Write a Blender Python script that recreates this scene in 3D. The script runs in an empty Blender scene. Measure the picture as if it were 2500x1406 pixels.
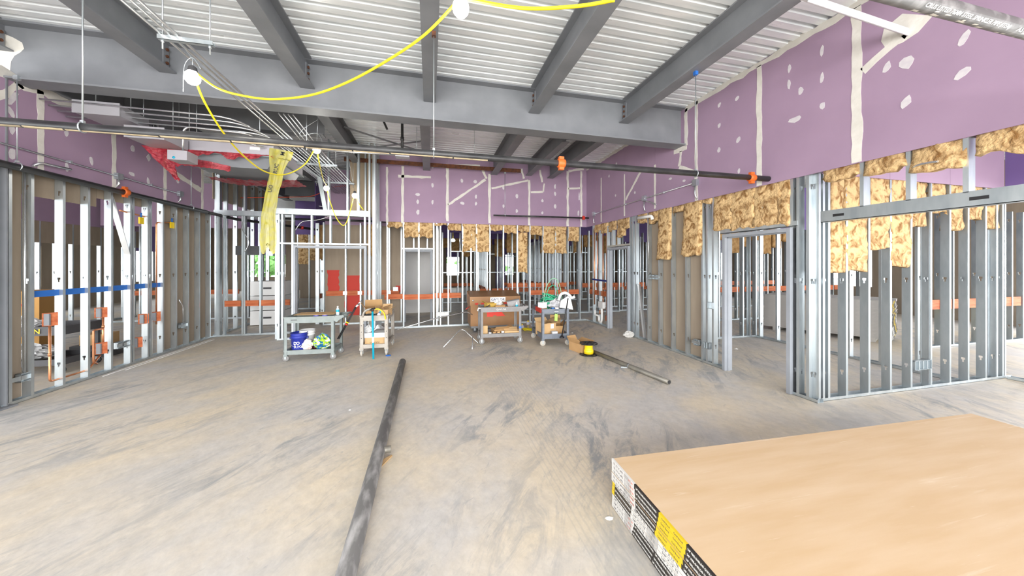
import bpy, math, random
from mathutils import Vector, Matrix, noise
random.seed(7)
SC = bpy.context.scene
COL = SC.collection
R = math.radians

# ------------------------------------------------------------------ camera, sky, exposure
YAW = math.atan(200/821.0)          # the lens looks a little to the right of the room's long axis
cam = bpy.data.cameras.new('camera')
cam.sensor_width = 36.0
cam.lens = 821.0/2500.0*36.0
cam.shift_y = -0.0232
cam.clip_start = 0.05; cam.clip_end = 300
camo = bpy.data.objects.new('camera', cam); COL.objects.link(camo)
camo.location = (0, 0, 1.75); camo.rotation_euler = (R(90), 0, -YAW)
SC.camera = camo

wd = bpy.data.worlds.new('overcast_sky'); SC.world = wd; wd.use_nodes = True
bg = wd.node_tree.nodes['Background']
bg.inputs['Color'].default_value = (0.93, 0.97, 1.0, 1); bg.inputs['Strength'].default_value = 5.0

def area(name, loc, rot, sx, sy, power, color=(1, 1, 1)):
    l = bpy.data.lights.new(name, 'AREA'); l.shape = 'RECTANGLE'; l.size = sx; l.size_y = sy
    l.energy = power; l.color = color
    o = bpy.data.objects.new(name, l); COL.objects.link(o); o.location = loc; o.rotation_euler = rot
    return o
# added area lamps standing in for daylight outside the rear, side and back windows
area('rear_daylight_fill', (-0.5, -6.6, 2.6), (R(90), 0, 0), 20, 4.4, 3000, (1.0, 0.985, 0.96))
area('left_daylight_fill', (-14.8, 4.0, 2.0), (R(90), 0, R(-90)), 20, 3.0, 1500, (0.95, 0.98, 1.0))
area('right_daylight_fill', (16.9, 1.0, 2.0), (R(90), 0, R(90)), 18, 3.0, 2400, (0.97, 0.99, 1.0))
area('back_daylight_fill', (0, 26.9, 1.9), (R(90), 0, R(180)), 28, 3.0, 420, (0.95, 0.98, 1.0))

SC.view_settings.view_transform = 'Standard'; SC.view_settings.look = 'None'
SC.view_settings.exposure = 0.24; SC.view_settings.gamma = 1.0
SC.view_settings.use_curve_mapping = False

# ------------------------------------------------------------------ pixel -> point on a known plane of the room
_S, _C = math.sin(YAW), math.cos(YAW)
def _ray(u, v):
    a = (u-1250)/821.0; b = (645-v)/821.0
    return (_S+a*_C, _C-a*_S, b)
def fl(u, v, z=0.0):
    r = _ray(u, v); t = (z-1.75)/r[2]; return Vector((r[0]*t, r[1]*t, z))
def atx(u, v, X):
    r = _ray(u, v); t = X/r[0]; return Vector((X, r[1]*t, 1.75+r[2]*t))
def aty(u, v, Y):
    r = _ray(u, v); t = Y/r[1]; return Vector((r[0]*t, Y, 1.75+r[2]*t))

# ------------------------------------------------------------------ materials
MATS = {}
def mat(name, col, rough=0.6, metal=0.0, col2=None, scale=6.0, stretch=(1, 1, 1), bump=0.0, bscale=None,
        detail=5.0, lo=0.35, hi=0.65, alpha=1.0, trans=0.0, emit=None, coords='Object', rvar=0.0, sub=0.0):
    if name in MATS: return MATS[name]
    m = bpy.data.materials.new(name); m.use_nodes = True; MATS[name] = m
    nt = m.node_tree; N = nt.nodes; L = nt.links
    b = N['Principled BSDF']
    b.inputs['Base Color'].default_value = (*col, 1); b.inputs['Roughness'].default_value = rough
    b.inputs['Metallic'].default_value = metal
    if alpha < 1: b.inputs['Alpha'].default_value = alpha
    if trans: b.inputs['Transmission Weight'].default_value = trans
    if emit:
        b.inputs['Emission Color'].default_value = (*emit[0], 1); b.inputs['Emission Strength'].default_value = emit[1]
    if col2 or bump:
        tc = N.new('ShaderNodeTexCoord'); mp = N.new('ShaderNodeMapping'); mp.inputs['Scale'].default_value = stretch
        L.new(tc.outputs[coords], mp.inputs['Vector'])
    if col2:
        n = N.new('ShaderNodeTexNoise'); n.inputs['Scale'].default_value = scale; n.inputs['Detail'].default_value = detail
        L.new(mp.outputs[0], n.inputs['Vector'])
        r = N.new('ShaderNodeValToRGB'); r.color_ramp.elements[0].position = lo; r.color_ramp.elements[1].position = hi
        r.color_ramp.elements[0].color = (*col, 1); r.color_ramp.elements[1].color = (*col2, 1)
        L.new(n.outputs['Fac'], r.inputs['Fac']); L.new(r.outputs['Color'], b.inputs['Base Color'])
        if rvar:
            q = N.new('ShaderNodeMapRange'); q.inputs['To Min'].default_value = rough-rvar; q.inputs['To Max'].default_value = rough+rvar
            L.new(n.outputs['Fac'], q.inputs['Value']); L.new(q.outputs['Result'], b.inputs['Roughness'])
    if bump:
        n2 = N.new('ShaderNodeTexNoise'); n2.inputs['Scale'].default_value = bscale or scale*3; n2.inputs['Detail'].default_value = 6
        L.new(mp.outputs[0], n2.inputs['Vector'])
        bp = N.new('ShaderNodeBump'); bp.inputs['Strength'].default_value = bump; bp.inputs['Distance'].default_value = 0.02
        L.new(n2.outputs['Fac'], bp.inputs['Height']); L.new(bp.outputs['Normal'], b.inputs['Normal'])
    return m

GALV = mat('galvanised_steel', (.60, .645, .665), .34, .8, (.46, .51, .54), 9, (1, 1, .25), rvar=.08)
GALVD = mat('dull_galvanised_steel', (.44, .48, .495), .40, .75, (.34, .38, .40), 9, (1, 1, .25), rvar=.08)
DECK = mat('galvanised_deck', (.90, .92, .93), .30, .2, (.76, .80, .82), 5, (.3, 2, 1), rvar=.08)
STEEL = mat('grey_primed_steel', (.225, .236, .256), .55, .1, (.185, .195, .213), 2.2, rvar=.08)
STEELD = mat('dark_primed_steel', (.20, .207, .22), .55, .1, (.16, .166, .178), 2.2)
FRAME = mat('primed_door_frame', (.33, .35, .385), .5, .1, (.29, .31, .34), 3)
RUST = mat('rusty_steel', (.16, .055, .022), .85, .1, (.07, .03, .018), 14)
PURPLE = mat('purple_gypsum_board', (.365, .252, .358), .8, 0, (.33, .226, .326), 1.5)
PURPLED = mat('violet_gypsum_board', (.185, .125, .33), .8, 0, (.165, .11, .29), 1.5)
MUD = mat('joint_compound', (.74, .715, .66), .8, 0, (.66, .635, .58), 8, bump=.15)
MUD2 = mat('thin_joint_compound', (.60, .56, .60), .8, 0, (.68, .65, .66), 20)
TAN = mat('tan_board_back', (.315, .255, .19), .85, 0, (.27, .215, .16), 2.0, (3, 3, .6))
TANL = mat('pale_tan_board_back', (.37, .29, .20), .85, 0, (.31, .24, .165), 2.0, (3, 3, .6))
PAPER = mat('manila_board_face', (.57, .40, .235), .75, 0, (.64, .48, .32), 1.0, (1.2, 9, 1), lo=.38, hi=.72)
CORE = mat('gypsum_core', (.72, .71, .68), .85, 0, (.62, .61, .58), 20)
GREYBD = mat('grey_board_edge', (.47, .45, .42), .85, 0, (.40, .385, .36), 6)
BATT = mat('mineral_wool', (.24, .115, .032), .95, 0, (.68, .47, .235), 7, detail=12, bump=1.0, bscale=34, lo=.36, hi=.55)
BATT.node_tree.nodes['Noise Texture'].inputs['Distortion'].default_value = 1.4
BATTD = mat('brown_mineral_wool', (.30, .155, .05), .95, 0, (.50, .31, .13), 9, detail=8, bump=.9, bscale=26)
WOODR = mat('red_treated_wood', (.40, .085, .025), .75, 0, (.55, .17, .065), 3, (1, 8, 8))
BLACKP = mat('black_steel_pipe', (.022, .022, .024), .42, .2, (.05, .05, .052), 8, rvar=.1)
GREYP = mat('scuffed_grey_pipe', (.11, .106, .104), .5, .2, (.30, .29, .285), 5, (3, 1, 3), detail=10, lo=.46, hi=.72)
COND = mat('conduit_steel', (.72, .74, .75), .27, .85, (.62, .64, .66), 5)
CREAM = mat('cream_overspray', (.60, .49, .31), .85, 0, (.30, .24, .16), 14, (1, 8, 8))
ORANGE = mat('orange_coupling', (.62, .12, .015), .5)
REDC = mat('red_coupling', (.55, .03, .015), .5)
COPPER = mat('copper_pipe', (.72, .33, .17), .33, .8, (.60, .24, .11), 6)
PVC = mat('white_pvc', (.80, .80, .77), .4)
WHITE = mat('white_plastic', (.82, .82, .81), .5)
PAPERW = mat('white_paper', (.85, .85, .83), .8)
BLACK = mat('black_plastic', (.015, .015, .017), .45)
DARK = mat('dark_grey_plastic', (.06, .06, .065), .5)
YELLOW = mat('yellow_cord', (.85, .70, .012), .5)
YELP = mat('yellow_plastic', (.85, .60, .01), .42)
BLUE = mat('blue_tape', (.02, .14, .50), .6)
NAVY = mat('navy_tape', (.01, .02, .16), .6)
BUCKET = mat('blue_bucket_plastic', (.022, .035, .30), .38)
TEAL = mat('teal_tube', (.0, .33, .48), .4)
GREENH = mat('green_hose', (.03, .38, .20), .45)
LIME = mat('lime_tag', (.35, .85, .10), .6)
REDP = mat('red_film', (.26, .004, .012), .35, 0, (.46, .03, .05), 16, alpha=.82, bump=1.0, bscale=28)
YELF = mat('yellow_film', (.50, .45, .035), .35, 0, (.42, .39, .14), 10, alpha=.62, bump=.4, bscale=30)
CLEARF = mat('clear_film', (.72, .72, .72), .22, 0, (.9, .9, .9), 12, alpha=.7)
CARD = mat('cardboard', (.48, .29, .13), .85, 0, (.41, .24, .10), 4)
CARDL = mat('pale_cardboard', (.58, .38, .19), .85, 0, (.51, .33, .16), 4)
BEIGE = mat('beige_cart_plastic', (.40, .365, .32), .5, 0, (.33, .30, .26), 8)
CARTG = mat('pale_grey_cart_plastic', (.235, .268, .262), .5, 0, (.19, .22, .215), 8)
CARTM = mat('mid_grey_cart_plastic', (.225, .216, .212), .5, 0, (.18, .173, .17), 8)
CARTB = mat('blue_grey_cart_plastic', (.16, .18, .215), .5, 0, (.12, .14, .17), 8)
BROWN = mat('brown_painted_steel', (.29, .145, .052), .45, .1, (.25, .12, .042), 4)
REDPAINT = mat('red_paint', (.50, .035, .02), .7)
WHEEL = mat('grey_rubber_wheel', (.20, .195, .19), .6)
BEIGEW = mat('beige_wheel', (.42, .39, .34), .6)
OSB = mat('strand_board', (.40, .235, .10), .85, 0, (.24, .13, .05), 14)
WALLW = mat('finished_grey_wall', (.80, .79, .78), .8, 0, (.77, .76, .75), 2)
BULB = mat('lit_bulb', (1, 1, 1), .4, 0, emit=((1.0, .97, .9), 14.0))
GLASS = mat('clear_bottle', (.8, .9, .95), .1, 0, alpha=.5)
REDCORD = mat('red_cord', (.65, .07, .02), .5)
PURPLEP = mat('purple_tape', (.10, .09, .42), .5)
DUCT = mat('duct_sheet_metal', (.40, .40, .42), .45, .4, (.44, .43, .47), 2)
PIPEG = mat('galvanised_floor_pipe', (.30, .28, .23), .45, .5, (.19, .18, .16), 5)
LEAF = mat('foliage', (.10, .28, .06), .8, 0, (.2, .4, .12), 6)

def paper_material():
    m = PAPER; nt = m.node_tree; N = nt.nodes; L = nt.links; b = N['Principled BSDF']
    old = b.inputs['Base Color'].links[0].from_socket
    tc = N.new('ShaderNodeTexCoord'); prev = old
    for sc, st, p0, p1, am in ((2.2, (.35, 5, 1), .60, .74, .55), (5, (.5, 7, 1), .64, .76, .5), (12, (1, .5, 1), .70, .78, .45)):
        mp = N.new('ShaderNodeMapping'); mp.inputs['Scale'].default_value = st; mp.inputs['Rotation'].default_value = (0, 0, R(2))
        L.new(tc.outputs['Object'], mp.inputs['Vector'])
        n = N.new('ShaderNodeTexNoise'); n.inputs['Scale'].default_value = sc; n.inputs['Detail'].default_value = 8; n.inputs['Roughness'].default_value = .65
        L.new(mp.outputs[0], n.inputs['Vector'])
        r = N.new('ShaderNodeMapRange'); r.inputs[1].default_value = p0; r.inputs[2].default_value = p1; r.inputs[4].default_value = am
        L.new(n.outputs['Fac'], r.inputs[0])
        x = N.new('ShaderNodeMix'); x.data_type = 'RGBA'; L.new(r.outputs[0], x.inputs['Factor']); L.new(prev, x.inputs[6]); x.inputs[7].default_value = (.80, .72, .60, 1); prev = x.outputs[2]
    L.new(prev, b.inputs['Base Color'])
paper_material()
def floor_material():
    m = bpy.data.materials.new('dusty_concrete'); m.use_nodes = True
    nt = m.node_tree; N = nt.nodes; L = nt.links; b = N['Principled BSDF']
    tc = N.new('ShaderNodeTexCoord')
    def nz(scale, stretch, rot, detail=6, rough=.55, dist=0.0):
        mp = N.new('ShaderNodeMapping'); mp.vector_type = 'TEXTURE'; mp.inputs['Scale'].default_value = tuple(1/q for q in stretch); mp.inputs['Rotation'].default_value = (0, 0, rot)
        L.new(tc.outputs['Object'], mp.inputs['Vector'])
        n = N.new('ShaderNodeTexNoise'); n.inputs['Scale'].default_value = scale; n.inputs['Detail'].default_value = detail
        n.inputs['Roughness'].default_value = rough; n.inputs['Distortion'].default_value = dist
        L.new(mp.outputs[0], n.inputs['Vector']); return n
    def ramp(n, p0, p1, c0, c1):
        r = N.new('ShaderNodeValToRGB'); e = r.color_ramp.elements
        e[0].position = p0; e[1].position = p1; e[0].color = (*c0, 1); e[1].color = (*c1, 1)
        L.new(n.outputs['Fac'], r.inputs['Fac']); return r
    def mixc(fac, a, bb, mode='MIX'):
        x = N.new('ShaderNodeMix'); x.data_type = 'RGBA'; x.blend_type = mode
        L.new(fac, x.inputs['Factor']) if not isinstance(fac, float) else setattr(x.inputs['Factor'], 'default_value', fac)
        L.new(a, x.inputs[6]); L.new(bb, x.inputs[7]); return x.outputs[2]
    base = ramp(nz(.75, (1.1, .75, 1), R(-35), 8, .62, .3), .38, .62, (.575, .55, .52), (.69, .60, .465))
    fine = ramp(nz(14, (1, .7, 1), R(25), 9, .72), .3, .7, (.84, .84, .84), (1.07, 1.07, 1.07))
    c = mixc(1.0, base.outputs['Color'], fine.outputs['Color'], 'MULTIPLY')
    dark = N.new('ShaderNodeRGB'); dark.outputs[0].default_value = (.27, .285, .30, 1)
    st = ramp(nz(2.2, (2.2, .62, 1), R(-32), 10, .74, .6), .48, .62, (0, 0, 0), (1, 1, 1))
    sel = ramp(nz(.5, (1, 1, 1), 0, 5, .6), .44, .60, (.12, .12, .12), (1, 1, 1))
    k = N.new('ShaderNodeMath'); k.operation = 'MULTIPLY'; L.new(st.outputs['Color'], k.inputs[0]); L.new(sel.outputs['Color'], k.inputs[1])
    k2 = N.new('ShaderNodeMath'); k2.operation = 'MULTIPLY'; L.new(k.outputs[0], k2.inputs[0]); k2.inputs[1].default_value = .85
    c = mixc(k2.outputs[0], c, dark.outputs[0])
    sp = ramp(nz(11, (1.6, .55, 1), R(-38), 9, .78, .8), .59, .70, (0, 0, 0), (.55, .55, .55))
    c = mixc(sp.outputs['Color'], c, dark.outputs[0])
    # bands left by lift tyres running down the room
    w = N.new('ShaderNodeTexWave'); w.bands_direction = 'X'; w.inputs['Scale'].default_value = 7.0; w.inputs['Distortion'].default_value = 1.5
    L.new(tc.outputs['Object'], w.inputs['Vector'])
    sx = N.new('ShaderNodeSeparateXYZ'); L.new(tc.outputs['Object'], sx.inputs[0])
    q = N.new('ShaderNodeMath'); q.operation = 'COMPARE'; L.new(sx.outputs['X'], q.inputs[0]); q.inputs[1].default_value = .25; q.inputs[2].default_value = .32
    ww = ramp(w, .6, .95, (0, 0, 0), (.16, .16, .16))
    k3 = N.new('ShaderNodeMath'); k3.operation = 'MULTIPLY'; L.new(q.outputs[0], k3.inputs[0]); L.new(ww.outputs['Color'], k3.inputs[1])
    c = mixc(k3.outputs[0], c, dark.outputs[0])
    L.new(c, b.inputs['Base Color']); b.inputs['Roughness'].default_value = .55
    bp = N.new('ShaderNodeBump'); bp.inputs['Strength'].default_value = .08
    L.new(nz(30, (1, 1, 1), 0, 6).outputs['Fac'], bp.inputs['Height']); L.new(bp.outputs['Normal'], b.inputs['Normal'])
    return m

# ------------------------------------------------------------------ mesh builder
class MB:
    def __init__(s): s.v = []; s.f = []; s.m = []; s.smooth = []
    def add(s, vs, fs, mi=0, smooth=False):
        o = len(s.v); s.v += [tuple(p) for p in vs]
        for f in fs: s.f.append(tuple(i+o for i in f)); s.m.append(mi); s.smooth.append(smooth)
        return s
    def box(s, x0, x1, y0, y1, z0, z1, mi=0, M=None):
        vs = [Vector((x, y, z)) for z in (z0, z1) for y in (y0, y1) for x in (x0, x1)]
        if M: vs = [M@p for p in vs]
        return s.add(vs, [(0, 2, 3, 1), (4, 5, 7, 6), (0, 1, 5, 4), (2, 6, 7, 3), (0, 4, 6, 2), (1, 3, 7, 5)], mi)
    def beam(s, p, q, w, h, mi=0, up=(0, 0, 1)):
        p, q = Vector(p), Vector(q); d = (q-p); l = d.length; d.normalize()
        x = d.cross(Vector(up)); x = x.normalized() if x.length > 1e-5 else Vector((1, 0, 0)); z = x.cross(d)
        M = Matrix((( *[x[0], d[0], z[0]], p[0]), (x[1], d[1], z[1], p[1]), (x[2], d[2], z[2], p[2]), (0, 0, 0, 1)))
        return s.box(-w/2, w/2, 0, l, -h/2, h/2, mi, M)
    def tube(s, pts, r, n=8, mi=0, closed=False, rs=None):
        pts = [Vector(p) for p in pts]; k = len(pts); vs = []; nrm = None
        for i, p in enumerate(pts):
            a = pts[i-1] if (i > 0 or closed) else p; b = pts[(i+1) % k] if (i < k-1 or closed) else p
            t = (b-a).normalized()
            if nrm is None: nrm = t.orthogonal().normalized()
            nrm = (nrm-t*nrm.dot(t)); nrm = nrm.normalized() if nrm.length > 1e-6 else t.orthogonal().normalized()
            bn = t.cross(nrm); rr = rs[i] if rs else r
            vs += [p+nrm*rr*math.cos(2*math.pi*j/n)+bn*rr*math.sin(2*math.pi*j/n) for j in range(n)]
        fs = []
        for i in range(k if closed else k-1):
            for j in range(n):
                a = i*n+j; b = i*n+(j+1) % n; c = ((i+1) % k)*n+(j+1) % n; d = ((i+1) % k)*n+j
                fs.append((a, b, c, d))
        s.add(vs, fs, mi, True)
        if not closed:
            o = len(s.v)-len(vs)
            s.f.append(tuple(o+j for j in reversed(range(n)))); s.m.append(mi); s.smooth.append(False)
            s.f.append(tuple(o+(k-1)*n+j for j in range(n))); s.m.append(mi); s.smooth.append(False)
        return s
    def lathe(s, prof, n=20, c=(0, 0, 0), axis='z', mi=0, smooth=True):
        vs = []; c = Vector(c)
        for (r, h) in prof:
            for j in range(n):
                a = 2*math.pi*j/n; p = (r*math.cos(a), r*math.sin(a), h)
                if axis == 'x': p = (p[2], p[0], p[1])
                elif axis == 'y': p = (p[1], p[2], p[0])
                vs.append(c+Vector(p))
        fs = [(i*n+j, i*n+(j+1) % n, (i+1)*n+(j+1) % n, (i+1)*n+j) for i in range(len(prof)-1) for j in range(n)]
        return s.add(vs, fs, mi, smooth)
    def prism(s, poly, t, M, mi=0):
        """extrude a 2-D outline by t along the local third axis"""
        n = len(poly)
        vs = [M@Vector((a, b, 0)) for a, b in poly]+[M@Vector((a, b, t)) for a, b in poly]
        fs = [tuple(reversed(range(n))), tuple(range(n, 2*n))]+[(i, (i+1) % n, n+(i+1) % n, n+i) for i in range(n)]
        return s.add(vs, fs, mi)
    def sheet(s, nu, nv, fn, mi=0, smooth=True, thick=0.0):
        vs = [Vector(fn(i/nu, j/nv)) for j in range(nv+1) for i in range(nu+1)]
        w = nu+1
        fs = [(j*w+i, j*w+i+1, (j+1)*w+i+1, (j+1)*w+i) for j in range(nv) for i in range(nu)]
        s.add(vs, fs, mi, smooth)
        return s

FP = {}                                             # where each object's origin lies in its thing's frame
def build(mb, name, mats, parent=None, label=None, kind=None):
    if not isinstance(mats, (list, tuple)): mats = [mats]
    xs, ys, zs = zip(*mb.v)
    o3 = Vector(((min(xs)+max(xs))/2, (min(ys)+max(ys))/2, min(zs)))
    me = bpy.data.meshes.new(name)
    me.from_pydata([(x-o3.x, y-o3.y, z-o3.z) for x, y, z in mb.v], [], mb.f)
    for m in mats: me.materials.append(m)
    me.polygons.foreach_set('material_index', mb.m); me.polygons.foreach_set('use_smooth', mb.smooth)
    me.update()
    o = bpy.data.objects.new(name, me); COL.objects.link(o)
    if parent is not None:
        o.parent = parent; o.location = o3-FP[parent]
    else: o.location = o3
    FP[o] = o3
    if label: o['label'] = label
    if kind: o['kind'] = kind
    return o
def tag(o, label, cat, group=None, kind=None):
    o['label'] = label; o['category'] = cat
    if group: o['group'] = group
    if kind: o['kind'] = kind
    return o
def thing(name, label, cat, loc=(0, 0, 0), rz=0.0, group=None, local=False):
    o = bpy.data.objects.new(name, None); COL.objects.link(o); o.empty_display_size = .1
    o.location = loc; o.rotation_euler = (0, 0, rz); FP[o] = Vector((0, 0, 0)) if local else Vector(loc)
    return tag(o, label, cat, group)
def struct(name, loc=(0, 0, 0), label=None):
    o = bpy.data.objects.new(name, None); COL.objects.link(o); o.location = loc; o['kind'] = 'structure'; o.empty_display_size = .1
    FP[o] = Vector(loc)
    if label: o['label'] = label
    return o
def inst(me, name, loc, rz=0.0, parent=None, rot=None):
    o = bpy.data.objects.new(name, me); COL.objects.link(o)
    o.rotation_euler = rot or (0, 0, rz)
    loc = Vector(loc)
    if parent is not None: o.parent = parent; o.location = loc-FP[parent]
    else: o.location = loc
    FP[o] = loc
    return o
def kids(o): return [c for c in FP if c.parent == o]
def copy_tree(o, parent=None, loc=None, rz=None):
    c = o.copy(); COL.objects.link(c); FP[c] = FP[o].copy()
    if parent is not None: c.parent = parent
    if loc is not None: c.location = loc
    if rz is not None: c.rotation_euler = (0, 0, rz)
    for ch in o.children: copy_tree(ch, c)
    return c

_TXT = {}
def text(s, size, M, m, parent, name='printed_text', width=None, depth=.0006):
    """flat lettering: M puts the text's own x-y plane where it is printed, in the parent's thing frame"""
    key = (s, m.name)
    if key not in _TXT:
        cu = bpy.data.curves.new('lettering', 'FONT'); cu.body = s; cu.size = 1.0; cu.align_x = 'CENTER'; cu.align_y = 'CENTER'
        cu.resolution_u = 2; cu.extrude = .004; cu.offset = .012
        t = bpy.data.objects.new('lettering', cu); COL.objects.link(t)
        me = bpy.data.meshes.new_from_object(t); me.name = 'lettering'
        bpy.data.objects.remove(t); bpy.data.curves.remove(cu)
        me.materials.clear(); me.materials.append(m)
        w = max(p.co.x for p in me.vertices)-min(p.co.x for p in me.vertices)
        _TXT[key] = (me, w)
    me, w = _TXT[key]
    o = bpy.data.objects.new(name, me); COL.objects.link(o)
    sx = size if width is None else width/w
    L_ = M@Matrix.Diagonal((sx, size, size, 1))
    o.parent = parent
    o.matrix_local = Matrix.Translation(-FP[parent])@L_ if True else L_
    FP[o] = M.translation.copy()
    return o
def frame(o, x, y):
    """matrix with origin o, text direction x and text up y"""
    x = Vector(x).normalized(); y = Vector(y).normalized(); z = x.cross(y)
    return Matrix(((x[0], y[0], z[0], o[0]), (x[1], y[1], z[1], o[1]), (x[2], y[2], z[2], o[2]), (0, 0, 0, 1)))
def smooth_path(pts, n=6):
    pts = [Vector(p) for p in pts]; out = []
    for i in range(len(pts)-1):
        p0 = pts[max(i-1, 0)]; p1 = pts[i]; p2 = pts[i+1]; p3 = pts[min(i+2, len(pts)-1)]
        for k in range(n):
            t = k/n
            out.append(.5*((2*p1)+(p2-p0)*t+(2*p0-5*p1+4*p2-p3)*t*t+(3*p1-p0-3*p2+p3)*t**3))
    return out+[pts[-1]]
def bent(pts, rad=.12, n=5):
    """a straight run with rounded corners, like bent conduit"""
    pts = [Vector(p) for p in pts]; out = [pts[0]]
    for i in range(1, len(pts)-1):
        a, b, c = pts[i-1], pts[i], pts[i+1]
        d1 = (a-b); d2 = (c-b); r = min(rad, d1.length*.45, d2.length*.45)
        s = b+d1.normalized()*r; e = b+d2.normalized()*r
        for k in range(n+1):
            t = k/n; out.append(s*(1-t)**2+b*2*t*(1-t)+e*t*t)
    return out+[pts[-1]]
# ------------------------------------------------------------------ studs, tracks, boards
_STUD = {}
def stud_mesh(h, flip=False, holes=True, mt=None, depth=.092, fw=.036):
    mt = mt or GALV; key = (round(h, 3), flip, holes, mt.name, depth, fw)
    if key in _STUD: return _STUD[key]
    b = MB(); s = -1 if flip else 1; t = .0035
    def bx(x0, x1, y0, y1, z0, z1):
        b.box(min(s*x0, s*x1), max(s*x0, s*x1), y0, y1, z0, z1)
    bx(0, fw, 0, t, 0, h); bx(0, fw, depth-t, depth, 0, h)
    bx(fw-t, fw, t, .010, 0, h); bx(fw-t, fw, depth-.010, depth-t, 0, h)
    c = depth/2; hw = .019
    if holes and h > .8:
        bx(0, t, t, c-hw, 0, h); bx(0, t, c+hw, depth-t, 0, h)
        z = 0
        for zc in (.33, 1.53, 2.75, 3.97):
            if zc+.05 > h: break
            bx(0, t, c-hw, c+hw, z, zc-.035); bx(0, t, c-hw, c-.009, zc-.035, zc); bx(0, t, c+.009, c+hw, zc-.035, zc); z = zc+.03
        bx(0, t, c-hw, c+hw, z, h)
    else: bx(0, t, t, depth-t, 0, h)
    me = bpy.data.meshes.new('stud'); me.from_pydata(b.v, [], b.f); me.materials.append(mt); _STUD[key] = me
    return me
ROT = {'x': 0.0, 'left': R(90), 'right': R(-90)}
def stud(parent, x, y, h, run='x', z=0.0, flip=False, holes=True, mt=None, name='stud', depth=.092):
    return inst(stud_mesh(h, flip, holes, mt, depth), name, (x, y, z), ROT[run], parent)
def track(parent, p, q, depth=.096, z=0.0, up=True, mt=None, name='track', h=.04, side=1):
    """U channel from p to q (wall's room face); depth is laid to the left of the run when side=1"""
    p, q = Vector((p[0], p[1], z)), Vector((q[0], q[1], z)); d = (q-p); l = d.length; d.normalize(); nrm = Vector((-d.y, d.x, 0))*side
    b = MB(); M = Matrix(((d.x, nrm.x, 0, p.x), (d.y, nrm.y, 0, p.y), (0, 0, 1, p.z), (0, 0, 0, 1)))
    t = .004; s = h if up else -h
    b.box(0, l, -.003, depth, min(0, s*.1), max(0, s*.1), 0, M)
    b.box(0, l, -.003, .001, min(0, s), max(0, s), 0, M); b.box(0, l, depth-.004, depth, min(0, s), max(0, s), 0, M)
    return build(b, name, mt or GALV, parent)
def board(parent, x0, x1, y0, y1, z0, z1, m, name='gypsum_board', label=None):
    return build(MB().box(x0, x1, y0, y1, z0, z1), name, m, parent, label)
def ragged_strip(parent, p, q, w, nrm, m=None, t=.003, seed=0, name='joint_compound', rag=.25):
    """a trowelled strip of compound from p to q on a wall whose outward normal is nrm"""
    rnd = random.Random(seed); p, q, nrm = Vector(p), Vector(q), Vector(nrm); d = q-p; n = max(3, int(d.length/.11)); s = d.normalized().cross(nrm)
    a, b_ = [], []
    for i in range(n+1):
        c = p+d*(i/n)
        a.append(c+s*(w/2)*(1+rnd.uniform(-rag, rag))); b_.append(c-s*(w/2)*(1+rnd.uniform(-rag, rag)))
    b = MB(); vs = []
    for i in range(n+1): vs += [a[i], b_[i], a[i]+nrm*t, b_[i]+nrm*t]
    fs = []
    for i in range(n):
        k = 4*i; fs += [(k+2, k+3, k+7, k+6), (k, k+2, k+6, k+4), (k+3, k+1, k+5, k+7)]
    fs += [(0, 1, 3, 2), (4*n, 4*n+2, 4*n+3, 4*n+1)]
    b.add(vs, fs)
    return build(b, name, m or MUD, parent)
def patch(parent, c, w, h, nrm, seed, m=None, tilt=0.0, t=.002):
    """a dab of compound over a screw head"""
    rnd = random.Random(seed); nrm = Vector(nrm); c = Vector(c); u = Vector((0, 0, 1)).cross(nrm).normalized(); v = Vector((0, 0, 1))
    ct, st = math.cos(tilt), math.sin(tilt); n = 8; vs = []
    for k in range(n):
        a = 2*math.pi*k/n; r = rnd.uniform(.75, 1.15); x = math.cos(a)*w*.66*r; z = math.sin(a)*h*.66*r
        vs.append(c+u*(x*ct-z*st)+v*(x*st+z*ct))
    vs += [p+nrm*t for p in vs]
    b = MB().add(vs, [tuple(range(n, 2*n))]+[(i, (i+1) % n, n+(i+1) % n, n+i) for i in range(n)])
    return build(b, 'compound_patch', m or MUD2, parent)
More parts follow.
